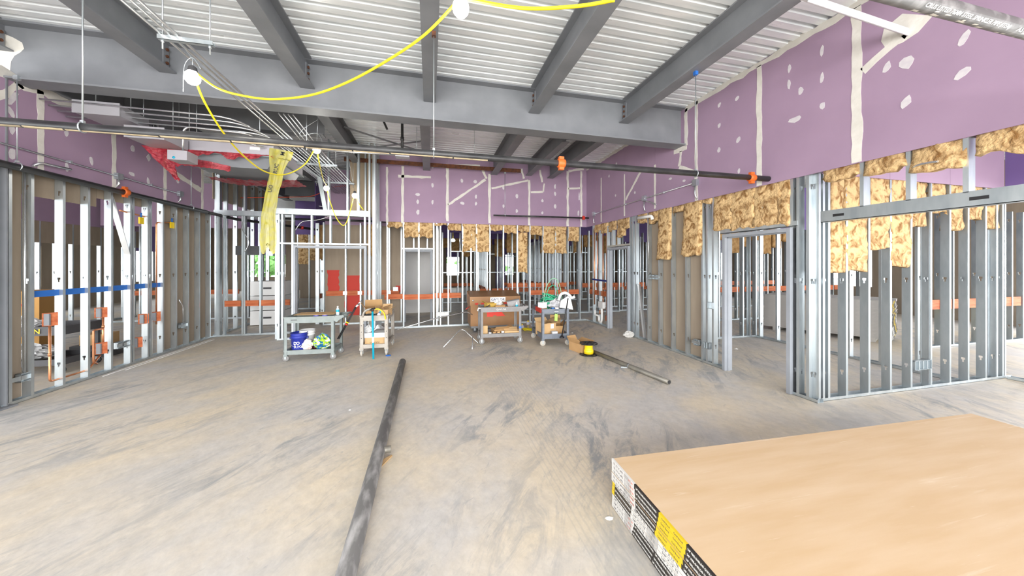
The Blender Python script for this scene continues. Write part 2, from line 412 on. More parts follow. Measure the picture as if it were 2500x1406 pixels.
def batt(parent, x, y, z0, z1, w, run='x', th=.085, seed=0, m=None, lean=0.0, name='insulation_batt'):
    """a slab of mineral wool, rough and ragged at its lower end; x,y is the room-side middle of its face"""
    rnd = random.Random(seed); h = z1-z0; nx, nz = max(5, int(w/.045)), max(3, int(h/.045)); so = Vector((seed*3.7, seed*1.3, 0))
    def q(s, t_, f):
        X = (s-.5)*w; Z = z1-t_*h
        n1 = noise.noise(Vector((X*7, Z*7, f*5))+so); n2 = noise.noise(Vector((X*22, Z*22, f*9))+so)
        edge = t_**5
        Z -= edge*(.06*noise.noise(Vector((X*9, 1.7, seed)))+.03*noise.noise(Vector((X*30, 4, seed))))
        bulge = math.sin(math.pi*min(max(s, .04), .96))*.5+.5
        Y = (-.018*n1-.011*n2-.02*bulge) if f == 0 else th+.014*n1
        X += (.012*noise.noise(Vector((Z*9, f*3, seed*2.1))))*(1 if s > .5 else -1)
        X += (.02*noise.noise(Vector((Z*4, 8.2, seed*1.1))))
        Y -= lean*t_*t_
        return Vector((X, Y, Z))
    b = MB(); W = nx+1; vs = []
    for f in (0, 1):
        for j in range(nz+1):
            for i in range(W): vs.append(q(i/nx, j/nz, f))
    o = W*(nz+1); fs = []
    for j in range(nz):
        for i in range(nx):
            k = j*W+i; fs.append((k, k+W, k+W+1, k+1)); fs.append((o+k, o+k+1, o+k+W+1, o+k+W))
    for j in range(nz): k = j*W; fs += [(k, o+k, o+k+W, k+W), (k+nx, k+W+nx, o+k+W+nx, o+k+nx)]
    for i in range(nx): fs += [(i, i+1, o+i+1, o+i), (nz*W+i, o+nz*W+i, o+nz*W+i+1, nz*W+i+1)]
    M = Matrix.Translation((x, y, 0))@Matrix.Rotation(ROT[run], 4, 'Z')
    b.add([M@p for p in vs], fs, 0, True)
    return build(b, name, m or BATT, parent)

# ------------------------------------------------------------------ floor and roof deck
def slab_and_deck():
    b = MB(); b.box(-15, 17, -5.9, 27, -.25, 0)
    o = build(b, 'floor', floor_material()); o['kind'] = 'structure'; o['label'] = 'dusty tan and grey bare concrete floor slab'
    g = build(MB().box(-60, 60, -60, 80, -.6, -.35), 'ground', mat('pale_ground', (.42, .42, .40), .9), None, 'pale ground outside the building'); g['kind'] = 'structure'
    b = MB(); y = -5.9; p = .1524; vs = []; z0 = DZ
    prof = []
    while y < 27:
        prof += [(y, z0), (y+.090, z0), (y+.101, z0+.055), (y+.1414, z0+.055)]; y += p
    n = len(prof)
    for x in (-15, 17): vs += [(x, yy, zz) for yy, zz in prof]
    fs = [(i, i+1, n+i+1, n+i) for i in range(n-1)]
    b.add(vs, fs)
    b.box(-15, 17, -5.9, 27, z0+.06, z0+.18)
    o = build(b, 'ceiling', DECK); o['kind'] = 'structure'; o['label'] = 'corrugated galvanised roof deck over the steel beams'
DZ = 4.74
slab_and_deck()

# ------------------------------------------------------------------ wide-flange steel beams, each with its bolted end
def i_section(b, L, w, h, tf, tw, M, mi=0):
    b.box(-w/2, w/2, 0, L, 0, tf, mi, M); b.box(-w/2, w/2, 0, L, h-tf, h, mi, M); b.box(-tw/2, tw/2, 0, L, tf, h-tf, mi, M)
def steel_beam(label, p, q, w, h, ztop, m=STEEL, bolts=(), group=None, name='steel_beam', tf=.018):
    p, q = Vector((p[0], p[1], 0)), Vector((q[0], q[1], 0)); d = (q-p); L = d.length; d.normalize(); x = Vector((d.y, -d.x, 0))
    M = Matrix(((x.x, d.x, 0, p.x), (x.y, d.y, 0, p.y), (0, 0, 1, ztop-h), (0, 0, 0, 1)))
    t = thing(name, label, 'beam', (p.x, p.y, ztop-h), 0, group)
    b = MB(); i_section(b, L, w, h, tf, .012, M); build(b, 'beam_body', m, t)
    for (dist, zs) in bolts:
        pl = MB(); pl.box(-.02, .02, dist-.05, dist+.05, zs[0]-ztop+h-.05, zs[-1]-ztop+h+.05, 0, M); build(pl, 'shear_plate', m, t)
        for z in zs:
            for sd in (-1, 1):
                c = M@Vector((sd*.02, dist, z-ztop+h)); bb = MB(); ax = x*sd
                bb.tube([c, c+ax*.022], .019, 6); build(bb, 'bolt', RUST, t)
    return t
BX = [-3.46, -1.76, -.005, 1.74, 3.47]
MY = 5.56                                        # the deep girder across the room
gird = steel_beam('deep grey steel girder crossing the room from wall to wall under the deck', (-5.3, MY), (5.2, MY), .27, .72, DZ, name='steel_girder', tf=.024)
b = MB(); ov = [aty(u, v, MY-.006) for u, v in ((0, 72), (14, 84), (33, 92), (54, 104), (59, 119), (50, 128), (36, 136), (27, 150), (25, 170), (24, 186), (0, 184))]
b.prism([(p.x, p.z) for p in ov], .0015, frame((0, MY-.0062, 0), (1, 0, 0), (0, 0, 1))); build(b, 'white_overspray', MUD, gird, 'white overspray at the left end')
steel_beam('grey roof beam at the far left edge of the ceiling, bolted to the deep girder', (-5.14, -5.8), (-5.14, MY-.015), .19, .34, DZ-.002, bolts=[(MY-.015+5.8-.06, (4.5, 4.6))])
names = ['leftmost', 'second from the left', 'middle', 'second from the right', 'rightmost']
for x, nm in zip(BX, names):
    steel_beam(f'grey roof beam in front of the deep girder, {nm} of five', (x, -5.8), (x, MY-.015), .19, .39, DZ-.002,
               bolts=[(MY-.015+5.8-.06, (4.45, 4.54, 4.63))], group='roof beams in front of the girder')
for x, nm in zip([-3.46, -1.83, -.09, 1.79], ['leftmost', 'second from the left', 'middle', 'fourth from the left']):
    if x > -3: steel_beam(f'dark grey steel roof beam behind the deep girder, {nm}', (x, MY+.015), (x, 9.75), .19, .40, DZ-.002, STEELD, group='roof beams behind the girder')
steel_beam('dark roof beam behind the girder, left of the two close together at the right', (2.84, 6.75), (2.84, 9.75), .17, .36, DZ-.002, STEELD, group='roof beams behind the girder')
steel_beam('dark roof beam behind the girder, rightmost of all, beside the perforated deck', (3.52, MY+.015), (3.52, 9.75), .19, .40, DZ-.002, STEELD, group='roof beams behind the girder')
steel_beam('short grey header beam between two roof beams behind the girder', (1.9, 6.7), (3.42, 6.7), .15, .30, DZ-.002, STEEL)
steel_beam('grey perimeter beam along the top of the left purple wall', (-5.12, MY+.2), (-5.12, 14.2), .26, .62, DZ-.002, STEEL)
steel_beam('dark steel beam crossing behind the left roof opening above the ducts', (-5.0, 7.05), (-1.95, 7.05), .2, .56, DZ-.002, STEELD)
steel_beam('dark steel beam far back above the corridor', (-5.0, 13.5), (6, 13.5), .2, .55, DZ-.002, STEELD)
for x in (-3.46, -1.8): steel_beam(f'dark roof beam over the back corridor, {"left" if x < -2 else "right"}', (x, 9.9), (x, 25.8), .19, .40, DZ-.002, STEELD, group='beams over the back rooms')
# rusty angle along the back wall
b = MB(); b.beam((-2.1, 9.25, 4.44), (2.5, 9.25, 4.44), .10, .012); b.beam((-2.1, 9.2, 4.39), (2.5, 9.2, 4.39), .010, .10)
tag(build(b, 'steel_angle', RUST), 'rusty brown steel angle in front of the purple back wall', 'angle')
# crossed bracing in the bay behind the girder
for nm, p, q in (('falling', (-1.75, 7.6, 4.60), (-.1, 8.9, 4.60)), ('rising', (-1.75, 8.9, 4.56), (-.1, 7.9, 4.56))):
    tag(build(MB().beam(p, q, .07, .012), 'brace_angle', STEELD), f'flat steel brace under the bright deck bay, {nm} to the right', 'brace')
# white painted brace into the right purple wall
b = MB(); b.beam((3.5, 2.48, 4.32), (4.74, 2.40, 4.14), .07, .01); b.beam((3.5, 2.445, 4.285), (4.74, 2.365, 4.105), .008, .075)
tag(build(b, 'brace_angle', mat('white_overspray_steel', (.62, .61, .64), .6)), 'whitened steel angle brace running into the right purple wall', 'brace')
# grey column at the left edge
t = thing('steel_column', 'grey steel column at the left edge of the left stud wall', 'column', (-5.10, 5.33, 0))
b = MB(); M = Matrix.Translation((-5.12, 5.36, 0)); b.box(-.1, .1, -.1, -.085, 0, 4.02, 0, M); b.box(-.1, .1, .085, .1, 0, 4.02, 0, M); b.box(-.006, .006, -.085, .085, 0, 4.02, 0, M)
build(b, 'column_shaft', STEEL, t)
build(MB().box(-5.27, -4.97, 5.21, 5.51, 0, .02), 'base_plate', STEEL, t)

# ------------------------------------------------------------------ left wall
WL = -5.05; wl = struct('wall_left', (WL, 7.4, 0), 'stud wall with purple board above on the left side')
for y in (5.50, 5.74, 6.13, 6.49, 6.87, 7.23, 7.60, 7.96, 8.31, 8.66, 9.02, 9.40): stud(wl, WL, y, 3.0, 'left', 0.002)
for y in (7.32, 7.70): stud(wl, WL, y, 3.0, 'left', 0.002, flip=True)
track(wl, (WL, 5.42), (WL, 9.6), z=0.0); track(wl, (WL, 5.42), (WL, 9.6), z=2.99, up=False)
jy = [-2.6, -1.4, -.2, 1.0, 2.2, 3.4, 4.6, 5.83, 6.90, 7.99, 9.10]
for a, c in zip(jy[:-1], jy[1:]): board(wl, WL, WL+.016, a+.003, c-.003, 2.945, 4.09, PURPLE, 'purple_board')
nl = (1, 0, 0); fx = WL+.016
for i, y in enumerate(jy[7:]): ragged_strip(wl, (fx, y, 2.95), (fx, y, 4.06), .075, nl, seed=i)
ragged_strip(wl, (fx, 5.3, 4.06), (fx, 9.1, 4.06), .14, nl, seed=9, rag=.5)
ragged_strip(wl, (fx, 8.0, 3.66), (fx, 9.05, 3.42), .10, nl, seed=11)
ragged_strip(wl, (fx, 5.35, 3.75), (fx, 5.62, 4.02), .10, nl, seed=12, rag=.6)
for i, (u, v, w, h, tl) in enumerate([(31, 240, .05, .2, -.4), (26, 272, .05, .12, .5), (30, 315, .05, .1, 0), (30, 375, .06, .12, 0), (162, 325, .05, .1, 0), (223, 393, .05, .12, .2), (163, 408, .04, .1, 0),
        (324, 363, .07, .1, 0), (363, 385, .07, .1, 0), (322, 425, .1, .06, 0), (362, 443, .05, .12, .2), (361, 353, .08, .05, -.4), (433, 398, .03, .1, 0), (432, 426, .06, .05, -.4), (434, 443, .06, .06, -.3), (160, 252, .08, .05, 0), (222, 275, .08, .06, 0)]):
    p = atx(u, v, fx); patch(wl, p, w, h, nl, 40+i, tilt=tl)
# tan backs of the boards on the far side
xb = WL-.096
for (y0, y1, z0, z1) in ((5.42, 5.74, .03, 2.98), (5.74, 6.75, 2.66, 2.98), (6.75, 7.62, 2.80, 2.98), (7.98, 8.7, .03, 2.98), (8.7, 9.6, .03, 2.98)):
    board(wl, xb-.016, xb, y0, y1-.004, z0, z1, TAN, 'tan_board')
# the wall carries on towards the back, bare above
for i, y in enumerate((9.75, 10.1, 10.55, 11.0, 11.45, 11.9, 12.4)): stud(wl, WL, y, 4.1, 'left', 0.002)
board(wl, xb-.016, xb, 9.7, 12.8, 3.35, 4.1, TAN, 'tan_board')
track(wl, (WL, 9.7), (WL, 12.9), z=0.0)

# ------------------------------------------------------------------ right wall
WR = 4.74; wr = struct('wall_right', (WR, 6.5, 0), 'purple board soffit wall over stud framing on the right side')
for y in (9.2, 8.82, 8.38): stud(wr, WR, y, 2.95, 'right', .002, flip=True)
for y in (7.28, 7.18, 7.05): stud(wr, WR, y, 2.95, 'right', .002, flip=True)
for y in (6.59, 6.21, 5.82, 5.43, 5.04, 4.93, 4.80): stud(wr, WR, y, 2.95, 'right', .002, flip=True)
for y in (3.50, 3.42, 3.30): stud(wr, WR, y, 2.95, 'right', .002, flip=True)
for y in (7.85, 8.1): stud(wr, WR, y, .70, 'right', 2.23, flip=True)
for y in (3.9, 4.3): stud(wr, WR, y, .70, 'right', 2.25, flip=True)
track(wr, (WR, 7.30), (WR, 4.62), z=0.0); track(wr, (WR, 9.6), (WR, 8.32), z=0.0); track(wr, (WR, 3.52), (WR, 3.2), z=0)
track(wr, (WR, 8.36), (WR, 7.28), z=2.21, h=.05); track(wr, (WR, 4.66), (WR, 3.44), z=2.26, h=.07)
for y in (2.74, 2.36, 1.98, 1.58, 1.2, .8): stud(wr, WR, y, .62, 'right', 2.40, flip=True)
hd = MB(); hd.box(WR, WR+.096, -1.0, 3.17, 2.27, 2.276); hd.box(WR, WR+.005, -1.0, 3.17, 2.27, 2.41); hd.box(WR+.091, WR+.096, -1.0, 3.17, 2.27, 2.41)
build(hd, 'header_track', GALVD, wr)
for y in (2.98, 1.92): build(MB().box(WR-.006, WR, y-.055, y+.055, 2.325, 2.355), 'slot_plate', BLACK, wr)
jr = [-5.7, -4.4, -3.4, -2.2, -.95, .3, 1.55, 2.78, 3.95, 5.15, 6.32, 7.5, 8.68, 9.66]
for a, c in zip(jr[:-1], jr[1:]): board(wr, WR-.018, WR-.002, a+.002, c-.002, 2.90, 4.735, PURPLE, 'purple_board')
board(wr, WR+.085, WR+.1, -5.8, 3.2, 2.90, 4.735, PURPLE, 'purple_board')
nr = (-1, 0, 0); fr = WR-.018
for i, (y, z0, z1) in enumerate([(2.79, 2.91, 4.68), (3.96, 2.91, 4.68), (5.17, 2.91, 4.72), (6.33, 2.95, 3.9), (7.5, 2.95, 4.0), (8.68, 2.95, 4.2)]):
    ragged_strip(wr, (fr, y, z0), (fr, y, z1), (.095, .08, .07, .06, .05, .05)[i], nr, seed=60+i)
ragged_strip(wr, (fr, -1, 4.70), (fr, 5.45, 4.70), .09, nr, seed=70, rag=.5)
ragged_strip(wr, (fr, 5.72, 4.70), (fr, 9.6, 4.70), .09, nr, seed=71, rag=.5)
ragged_strip(wr, (fr, 5.42, 4.70), (fr, 5.42, 4.0), .07, nr, seed=72, rag=.5)
ragged_strip(wr, (fr, 5.40, 3.97), (fr, 5.75, 3.97), .09, nr, seed=73, rag=.5)
ragged_strip(wr, (fr, 5.55, 3.94), (fr, 5.60, 3.66), .06, nr, seed=74, rag=.4); ragged_strip(wr, (fr, 5.6, 3.64), (fr, 5.2, 3.42), .08, nr, seed=75, rag=.5)
ragged_strip(wr, (fr, 2.42, 4.10), (fr, 2.74, 3.92), .085, nr, seed=76)
ragged_strip(wr, (fr, 7.45, 3.35), (fr, 6.75, 3.95), .06, nr, seed=77, rag=.5)
patch(wr, (fr, 2.41, 4.15), .30, .24, nr, 78, MUD)
for i, (u, v, w, h, tl) in enumerate([(2007, 124, .035, .1, -.1), (2007, 191, .035, .1, -.1), (2008, 258, .05, .07, 0), (1927, 168, .035, .09, -.1), (1926, 206, .035, .1, .1), (1955, 222, .05, .08, 0), (1940, 292, .12, .06, 0),
        (2212, 154, .10, .09, -.6), (2352, 96, .05, .11, -.4), (2350, 178, .10, .055, .55), (2211, 250, .06, .10, -.4), (2165, 165, .05, .09, -.3), (1800, 240, .06, .05, .5), (1756, 256, .05, .06, -.5), (1756, 306, .05, .06, -.5), (1803, 340, .05, .08, -.5), (1755, 366, .05, .07, 0),
        (1804, 417, .04, .07, -.2), (1670, 441, .06, .04, 0), (1505, 400, .05, .06, -.4), (1487, 430, .05, .06, -.4), (1503, 477, .05, .05, 0), (1550, 470, .05, .05, -.4), (1637, 436, .08, .04, 0), (2205, 92, .04, .05, 0)]):
    p = atx(u, v, fr); patch(wr, p, w, h, nr, 100+i, tilt=tl)
# tan backs on the far side, between the studs
for (y0, y1) in ((5.0, 5.43), (5.43, 6.21), (6.21, 6.66)): board(wr, WR+.098, WR+.114, y0+.003, y1-.003, .03, 2.9, TAN, 'tan_board')

# ------------------------------------------------------------------ wall of the right-hand room, end on to us
SY = 3.23; ws = struct('wall_side_room', (6.7, SY, 0), 'open stud wall at the right with hanging insulation')
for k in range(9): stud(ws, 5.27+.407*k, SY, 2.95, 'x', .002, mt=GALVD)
for x in (4.80, 4.87, 4.96): stud(ws, x, SY, 2.95, 'x', .002)
stud(ws, 6.93, SY+.01, 2.95, 'x', .002, flip=True); stud(ws, 8.42, SY, 2.95, 'x', .002, flip=True); stud(ws, 8.62, SY, 2.95, 'x', .002, flip=True)
track(ws, (4.78, SY), (8.75, SY), z=0.0)
track(ws, (4.78, SY), (8.75, SY), z=2.95, up=False)
for a, c in ((4.84, 6.05), (6.05, 7.28), (7.28, 8.53)): board(ws, a+.002, c-.002, SY-.018, SY-.002, 2.90, 4.735, PURPLE, 'purple_board')
wsr = struct('wall_side_room_right', (8.55, 2, 0), 'violet board wall at the far right edge')
for a, c in ((-1.2, 0), (0, 1.2), (1.2, 2.2), (2.2, SY-.02)): board(wsr, 8.535, 8.55, a+.002, c-.002, 2.90, 4.735, PURPLED, 'violet_board')
for y in (3.0, 2.6, 2.2, 1.8, 1.4, 1.0, .6, .2): stud(wsr, 8.56, y, 2.9, 'right', .002, flip=True)
track(wsr, (8.56, 3.2), (8.56, -.2), z=0)
wsb = struct('wall_side_room_back', (6.2, 6.5, 0), 'bare stud wall at the back of the right-hand room')
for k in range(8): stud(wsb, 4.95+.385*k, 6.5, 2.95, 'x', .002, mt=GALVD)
for x in (5.6, 6.6, 7.5): stud(wsb, x, 6.5, 2.95, 'x', .002, flip=True)
track(wsb, (4.86, 6.5), (7.62, 6.5), z=0)
wsx = struct('wall_side_room_far', (7.6, 5, 0), 'bare stud wall on the far side of the right-hand room')
for y in (6.35, 5.95, 5.5, 5.05, 4.6, 4.15, 3.7): stud(wsx, 7.6, y, 2.95, 'right', .002, flip=True)
track(wsx, (7.6, 6.5), (7.6, 3.33), z=0)

# ------------------------------------------------------------------ back wall
YB = 9.62; wb = struct('wall_back', (1.7, YB, 0), 'purple board and stud wall at the back of the room')
XBK = [-1.14, -.72, -.32, .08, .48, .88, 1.28, 1.67, 2.07, 2.49, 2.88, 3.29, 3.69, 4.10, 4.50]
for x in XBK: stud(wb, x, YB, 2.95, 'x', .002)
for x in (-1.28, .20, .30, 1.16): stud(wb, x, YB, 2.95, 'x', .002, flip=True)
track(wb, (-1.4, YB), (4.74, YB), z=0); track(wb, (-1.4, YB), (4.74, YB), z=2.95, up=False)
fb = YB-.018; jb = [-1.36, -.72, .47, 1.66, 2.86, 4.09, 4.74]
for a, c in zip(jb[:-1], jb[1:]): board(wb, a+.002, c-.002, fb, fb+.016, 2.90, 4.72, PURPLE, 'purple_board')
nb = (0, -1, 0)
def yb(u, v): return aty(u, v, fb)
for i, (u0, v0, u1, v1, w) in enumerate([(945, 408, 945, 545, .05), (983, 405, 983, 545, .07), (1092, 400, 1092, 540, .065), (1195, 425, 1195, 545, .07), (1292, 440, 1292, 550, .06), (1386, 418, 1386, 552, .07), (1419, 418, 1419, 553, .06),
        (1094, 500, 1185, 438, .06), (1200, 460, 1290, 440, .055), (1296, 470, 1326, 468, .055), (1326, 468, 1329, 448, .05), (1388, 460, 1418, 459, .06), (972, 430, 1052, 433, .07), (1388, 418, 1425, 412, .07),
        (1176, 410, 1188, 436, .06), (1273, 412, 1279, 436, .06), (1318, 415, 1324, 445, .06), (1108, 403, 1172, 404, .05)]):
    ragged_strip(wb, yb(u0, v0), yb(u1, v1), w, nb, seed=130+i, rag=.35)
for i, (u, v, w, h, tl) in enumerate([(1056, 407, .05, .08, 0), (1056, 452, .05, .1, 0), (1056, 493, .05, .1, 0), (1020, 475, .1, .07, 0), (1020, 493, .06, .1, 0), (1020, 518, .08, .1, 0), (1126, 405, .08, .05, .3), (1128, 441, .06, .09, 0), (1160, 443, .08, .08, -.4), (1162, 480, .05, .1, 0), (1128, 496, .1, .07, -.3), (1162, 497, .05, .08, 0),
        (1229, 458, .05, .1, 0), (1262, 479, .07, .1, 0), (1229, 503, .05, .09, 0), (1262, 515, .06, .09, 0), (1355, 455, .05, .12, 0), (1355, 473, .05, .1, 0), (1355, 504, .06, .1, 0), (1324, 490, .06, .08, 0), (1324, 520, .06, .08, 0), (1261, 419, .08, .06, 0), (1414, 480, .04, .2, 0), (1412, 520, .05, .15, 0)]):
    patch(wb, yb(u, v), w, h, nb, 160+i, tilt=tl)
# end of the back wall turns back to the double doorway
YD = 8.78; XD0, XD1 = -3.40, -1.42
wd_ = struct('wall_doorway', (-2.4, YD, 0), 'projecting stud wall with a wide doorway at the back left')
for x in (-3.40, -3.33, -3.12): stud(wd_, x, YD, 2.92, 'x', .002)
for x in (-1.42, -1.30): stud(wd_, x, YD, 4.7, 'x', .002, flip=True)
for y in (8.95, 9.2, 9.45): stud(wd_, -1.30, y, 4.7, 'left', .002)
for y in (8.92, 9.2): stud(wd_, -3.42, y, 2.92, 'left', .002)
for x in (-2.72, -2.32, -1.92, -1.56): stud(wd_, x, YD, .68, 'x', 2.24)
track(wd_, (-3.4, YD), (-1.42, YD), z=2.21); track(wd_, (-3.42, YD), (-3.08, YD), z=0)
hd = MB(); hd.box(-3.46, -1.42, YD-.01, YD+.1, 2.90, 2.906); hd.box(-3.46, -1.42, YD-.01, YD-.005, 2.90, 3.04); hd.box(-3.46, -1.42, YD+.095, YD+.1, 2.90, 3.0)
build(hd, 'header_track', GALV, wd_)
for u in (843, 965, 1085): pass
for x in (-2.36, -1.95, -1.70): stud(wd_, x, YD, 1.7, 'x', 3.02)
board(wd_, -1.98, -1.36, 9.30, 9.316, 2.96, 4.72, TANL, 'tan_board')
board(wd_, -1.36, -1.345, 8.9, 9.6, 2.9, 4.72, TANL, 'tan_board')
stud(wd_, -1.62, 9.2, 1.75, 'x', 2.96); stud(wd_, -1.80, 9.2, 1.75, 'x', 2.96)
b = MB(); b.beam((-2.68, YD+.05, 4.55), (-2.42, YD+.05, 3.04), .09, .04, up=(0, 1, 0)); build(b, 'kicker_stud', GALVD, wd_)
wbl = struct('wall_back_left', (-4.3, 9.55, 0), 'open stud wall at the back left corner')
for x in (-5.0, -4.87, -4.48, -4.10, -3.75): stud(wbl, x, 9.55, 3.0, 'x', .002)
for x in (-4.93, -4.40): stud(wbl, x, 9.55, 4.6, 'x', .002, flip=True)
track(wbl, (-5.05, 9.55), (-3.4, 9.55), z=0)
hd = MB(); hd.box(-5.05, -3.4, 9.54, 9.65, 2.93, 2.936); hd.box(-5.05, -3.4, 9.54, 9.545, 2.93, 3.06); hd.box(-5.05, -3.4, 9.645, 9.65, 2.93, 3.03)
build(hd, 'header_track', GALV, wbl)
# ------------------------------------------------------------------ pressed-steel door frames
def door_frame(nm, p, q, h, depth, label, m=FRAME, face=.05, side=1):
    p, q = Vector((*p, 0)), Vector((*q, 0)); d = (q-p); L = d.length; d.normalize(); n = Vector((-d.y, d.x, 0))*side
    s = struct(nm, ((p+q)/2)[:], label); M = Matrix(((d.x, n.x, 0, p.x), (d.y, n.y, 0, p.y), (0, 0, 1, 0), (0, 0, 0, 1)))
    def prof(x0, x1, nme, z0=0.003):
        b = MB(); b.box(x0, x1, 0, depth, z0, h, 0, M); i = .015
        a = x1 if x0 <= 0 else x0
        b.box(min(a, a+(i if x0 <= 0 else -i)), max(a, a+(i if x0 <= 0 else -i)), depth*.38, depth*.66, z0, h-face, 0, M)
        o = build(b, nme, m, s); return o
    prof(0, face, 'jamb'); prof(L-face, L, 'jamb')
    b = MB(); b.box(face, L-face, 0, depth, h-face, h, 0, M); b.box(face, L-face, depth*.38, depth*.66, h-face-.015, h-face, 0, M); build(b, 'head', m, s)
    for zz in (.28, 1.05, 1.9):
        build(MB().box(L-face-.003, L-face+.001, depth*.12, depth*.34, zz-.055, zz+.055, 0, M), 'hinge_pocket', STEELD, s)
    return s
door_frame('door_1', (4.69, 4.58), (4.69, 3.50), 2.24, .15, 'wide grey steel door frame in the right wall', side=1)
door_frame('door_2', (4.69, 8.32), (4.69, 7.30), 2.19, .15, 'narrow grey steel door frame far along the right wall', side=1)
door_frame('door_3', (-3.08, YD-.03), (-1.50, YD-.03), 2.19, .15, 'wide grey steel door frame at the back left', side=1)
# ------------------------------------------------------------------ red blocking boards let into the stud walls
def blocking(parent, p, q, z0, z1, t=.038, m=WOODR, name='blocking_board'):
    p, q = Vector((*p, 0)), Vector((*q, 0)); b = MB(); b.beam((p.x, p.y, (z0+z1)/2), (q.x, q.y, (z0+z1)/2), t, z1-z0); return build(b, name, m, parent)
for a, c, z in ((-1.2, -.72, .80), (-.69, -.32, .78), (-.28, .08, .78), (.12, .86, .80), (2.92, 3.28, .83), (3.33, 3.68, .83), (3.73, 4.08, .83), (4.14, 4.48, .83)):
    blocking(wb, (a, YB+.03), (c, YB+.03), z, z+.14)
for a, c in ((-4.86, -4.50), (-4.46, -4.12), (-4.08, -3.44)): blocking(wbl, (a, 9.58), (c, 9.58), .72, .86)
for (y, z0, z1) in ((6.10, .90, 1.08), (6.84, .90, 1.06), (6.84, .32, .50), (7.52, .26, .44), (7.66, .66, .84), (7.94, .66, .84)):
    blocking(wl, (WL-.10, y-.12), (WL-.005, y-.03), z0, z1)
    build(MB().box(WL-.085, WL-.02, y-.125, y-.105, z0+.01, z1-.01), 'nail_plate', STEEL, wl)
# strips of tape across the left and right walls
b = MB(); b.box(WL-.045, WL-.04, 5.80, 8.0, 1.31, 1.395); tag(build(b, 'marking_tape', BLUE), 'blue tape stretched across the open studs of the left wall', 'tape')
b = MB(); b.beam((WR-.02, 8.34, 1.285), (WR-.02, 9.25, 1.30), .004, .05); tag(build(b, 'marking_tape', NAVY), 'dark blue tape across the copper pipes beside the narrow door frame', 'tape')

# ------------------------------------------------------------------ the rooms beyond
def rear_wall(nm, label, x0, x1, Y, step=.406, gaps=(), board_z=2.9, top=4.2, block=None, bm=PURPLED, sm=GALV, face=True, hdr=False, off=0.0):
    w = struct(nm, ((x0+x1)/2, Y, 0), label); x = x0+off
    while x < x1:
        if not any(a < x < c for a, c in gaps): stud(w, x, Y, 2.95, 'x', .002, mt=sm)
        x += step
    seg = []; last = x0
    for a, c in sorted(gaps): seg.append((last, a)); last = c
    seg.append((last, x1))
    for a, c in seg:
        if c-a > .1: track(w, (a, Y), (c, Y), mt=sm)
    for a, c in gaps:
        track(w, (a, Y), (c, Y), z=2.2, mt=sm)
        for xx in (a, c): stud(w, xx, Y, 2.95, 'x', .002, mt=sm, flip=True)
        xx = a+.3
        while xx < c-.1: stud(w, xx, Y, .7, 'x', 2.22, mt=sm); xx += .4
    if face:
        xx = x0
        while xx < x1-.05:
            e = min(xx+1.22, x1); board(w, xx+.003, e-.003, Y-.018, Y-.003, board_z, top, bm, 'violet_board'); xx = e
    if block:
        for a, c in block[0]: blocking(w, (a, Y+.02), (c, Y+.02), block[1], block[1]+.14)
    if hdr: track(w, (x0, Y), (x1, Y), z=1.35, mt=sm)
    return w
# corridor wall: boards seen from behind
cw = struct('wall_corridor', (-1.5, 10.7, 0), 'tan board wall across the corridor with red paint patches')
for a, c in ((-2.95, -1.9), (-1.9, -.80)): board(cw, a+.003, c-.003, 10.72, 10.736, .03, 2.9, TAN, 'tan_board'); board(cw, a+.003, c-.003, 10.70, 10.716, 2.9, 4.5, PURPLE, 'purple_board')
board(cw, -.80, .10, 10.72, 10.736, 2.2, 2.9, TAN, 'tan_board'); board(cw, .10, .32, 10.72, 10.736, .03, 2.9, TAN, 'tan_board')
for x in (-2.98, -2.40, -2.0, -1.6, -1.2, -.86): stud(cw, x, 10.62, 2.95, 'x', .002)
for x in (.10, .22): stud(cw, x, 10.62, 2.95, 'x', .002)
for x in (-.5, -.1): stud(cw, x, 10.62, .7, 'x', 2.22)
track(cw, (-2.98, 10.62), (-.82, 10.62)); track(cw, (-.82, 10.62), (.12, 10.62), z=2.2)
for a, c in ((-2.9, -2.44), (-2.36, -2.04), (-1.96, -1.64), (-1.56, -1.24), (-1.16, -.9)): blocking(cw, (a, 10.65), (c, 10.65), .84, .98)
for x in (-2.4, -2.0, -1.6, -1.2): build(MB().box(x-.05, x+.06, 10.605, 10.615, .86, .96), 'nail_plate', GALV, cw)
for (x0, x1, z0, z1, sd) in ((-2.88, -2.58, .95, 1.58, 1), (-2.42, -2.02, .25, 1.42, 2), (-1.0, -.85, .9, 1.1, 3)):
    rnd = random.Random(sd); n = 9; vs = []
    poly = [(x0+rnd.uniform(-.02, .02), z0+(z1-z0)*k/n) for k in range(n+1)]+[(x1+rnd.uniform(-.02, .02), z1-(z1-z0)*k/n) for k in range(n+1)]
    b = MB(); b.prism(poly, .002, frame((0, 10.7195, 0), (1, 0, 0), (0, 0, 1))); build(b, 'red_paint_patch', REDPAINT, cw)
door_frame('door_4', (-.78, 10.58), (.07, 10.58), 2.19, .15, 'grey door frame in the corridor wall with a pale wall behind')
pw = struct('wall_pale', (-.35, 12.6, 0), 'finished pale grey wall seen through the corridor doorway')
board(pw, -1.3, .45, 12.6, 12.616, .0, 3.0, WALLW, 'painted_board')
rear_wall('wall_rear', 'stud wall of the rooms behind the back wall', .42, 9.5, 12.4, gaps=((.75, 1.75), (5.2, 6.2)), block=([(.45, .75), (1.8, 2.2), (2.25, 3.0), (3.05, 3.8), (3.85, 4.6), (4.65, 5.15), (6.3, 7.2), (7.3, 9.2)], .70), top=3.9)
rear_wall('wall_rear_far', 'stud wall further back in the dark', -3.4, 12, 15.4, gaps=((-3.3, -2.1), (2.0, 3.2)), block=([(-2, -1), (-.9, .5), (.6, 1.9), (3.3, 5), (5.1, 7)], .75), top=4.1, hdr=True, off=.15)
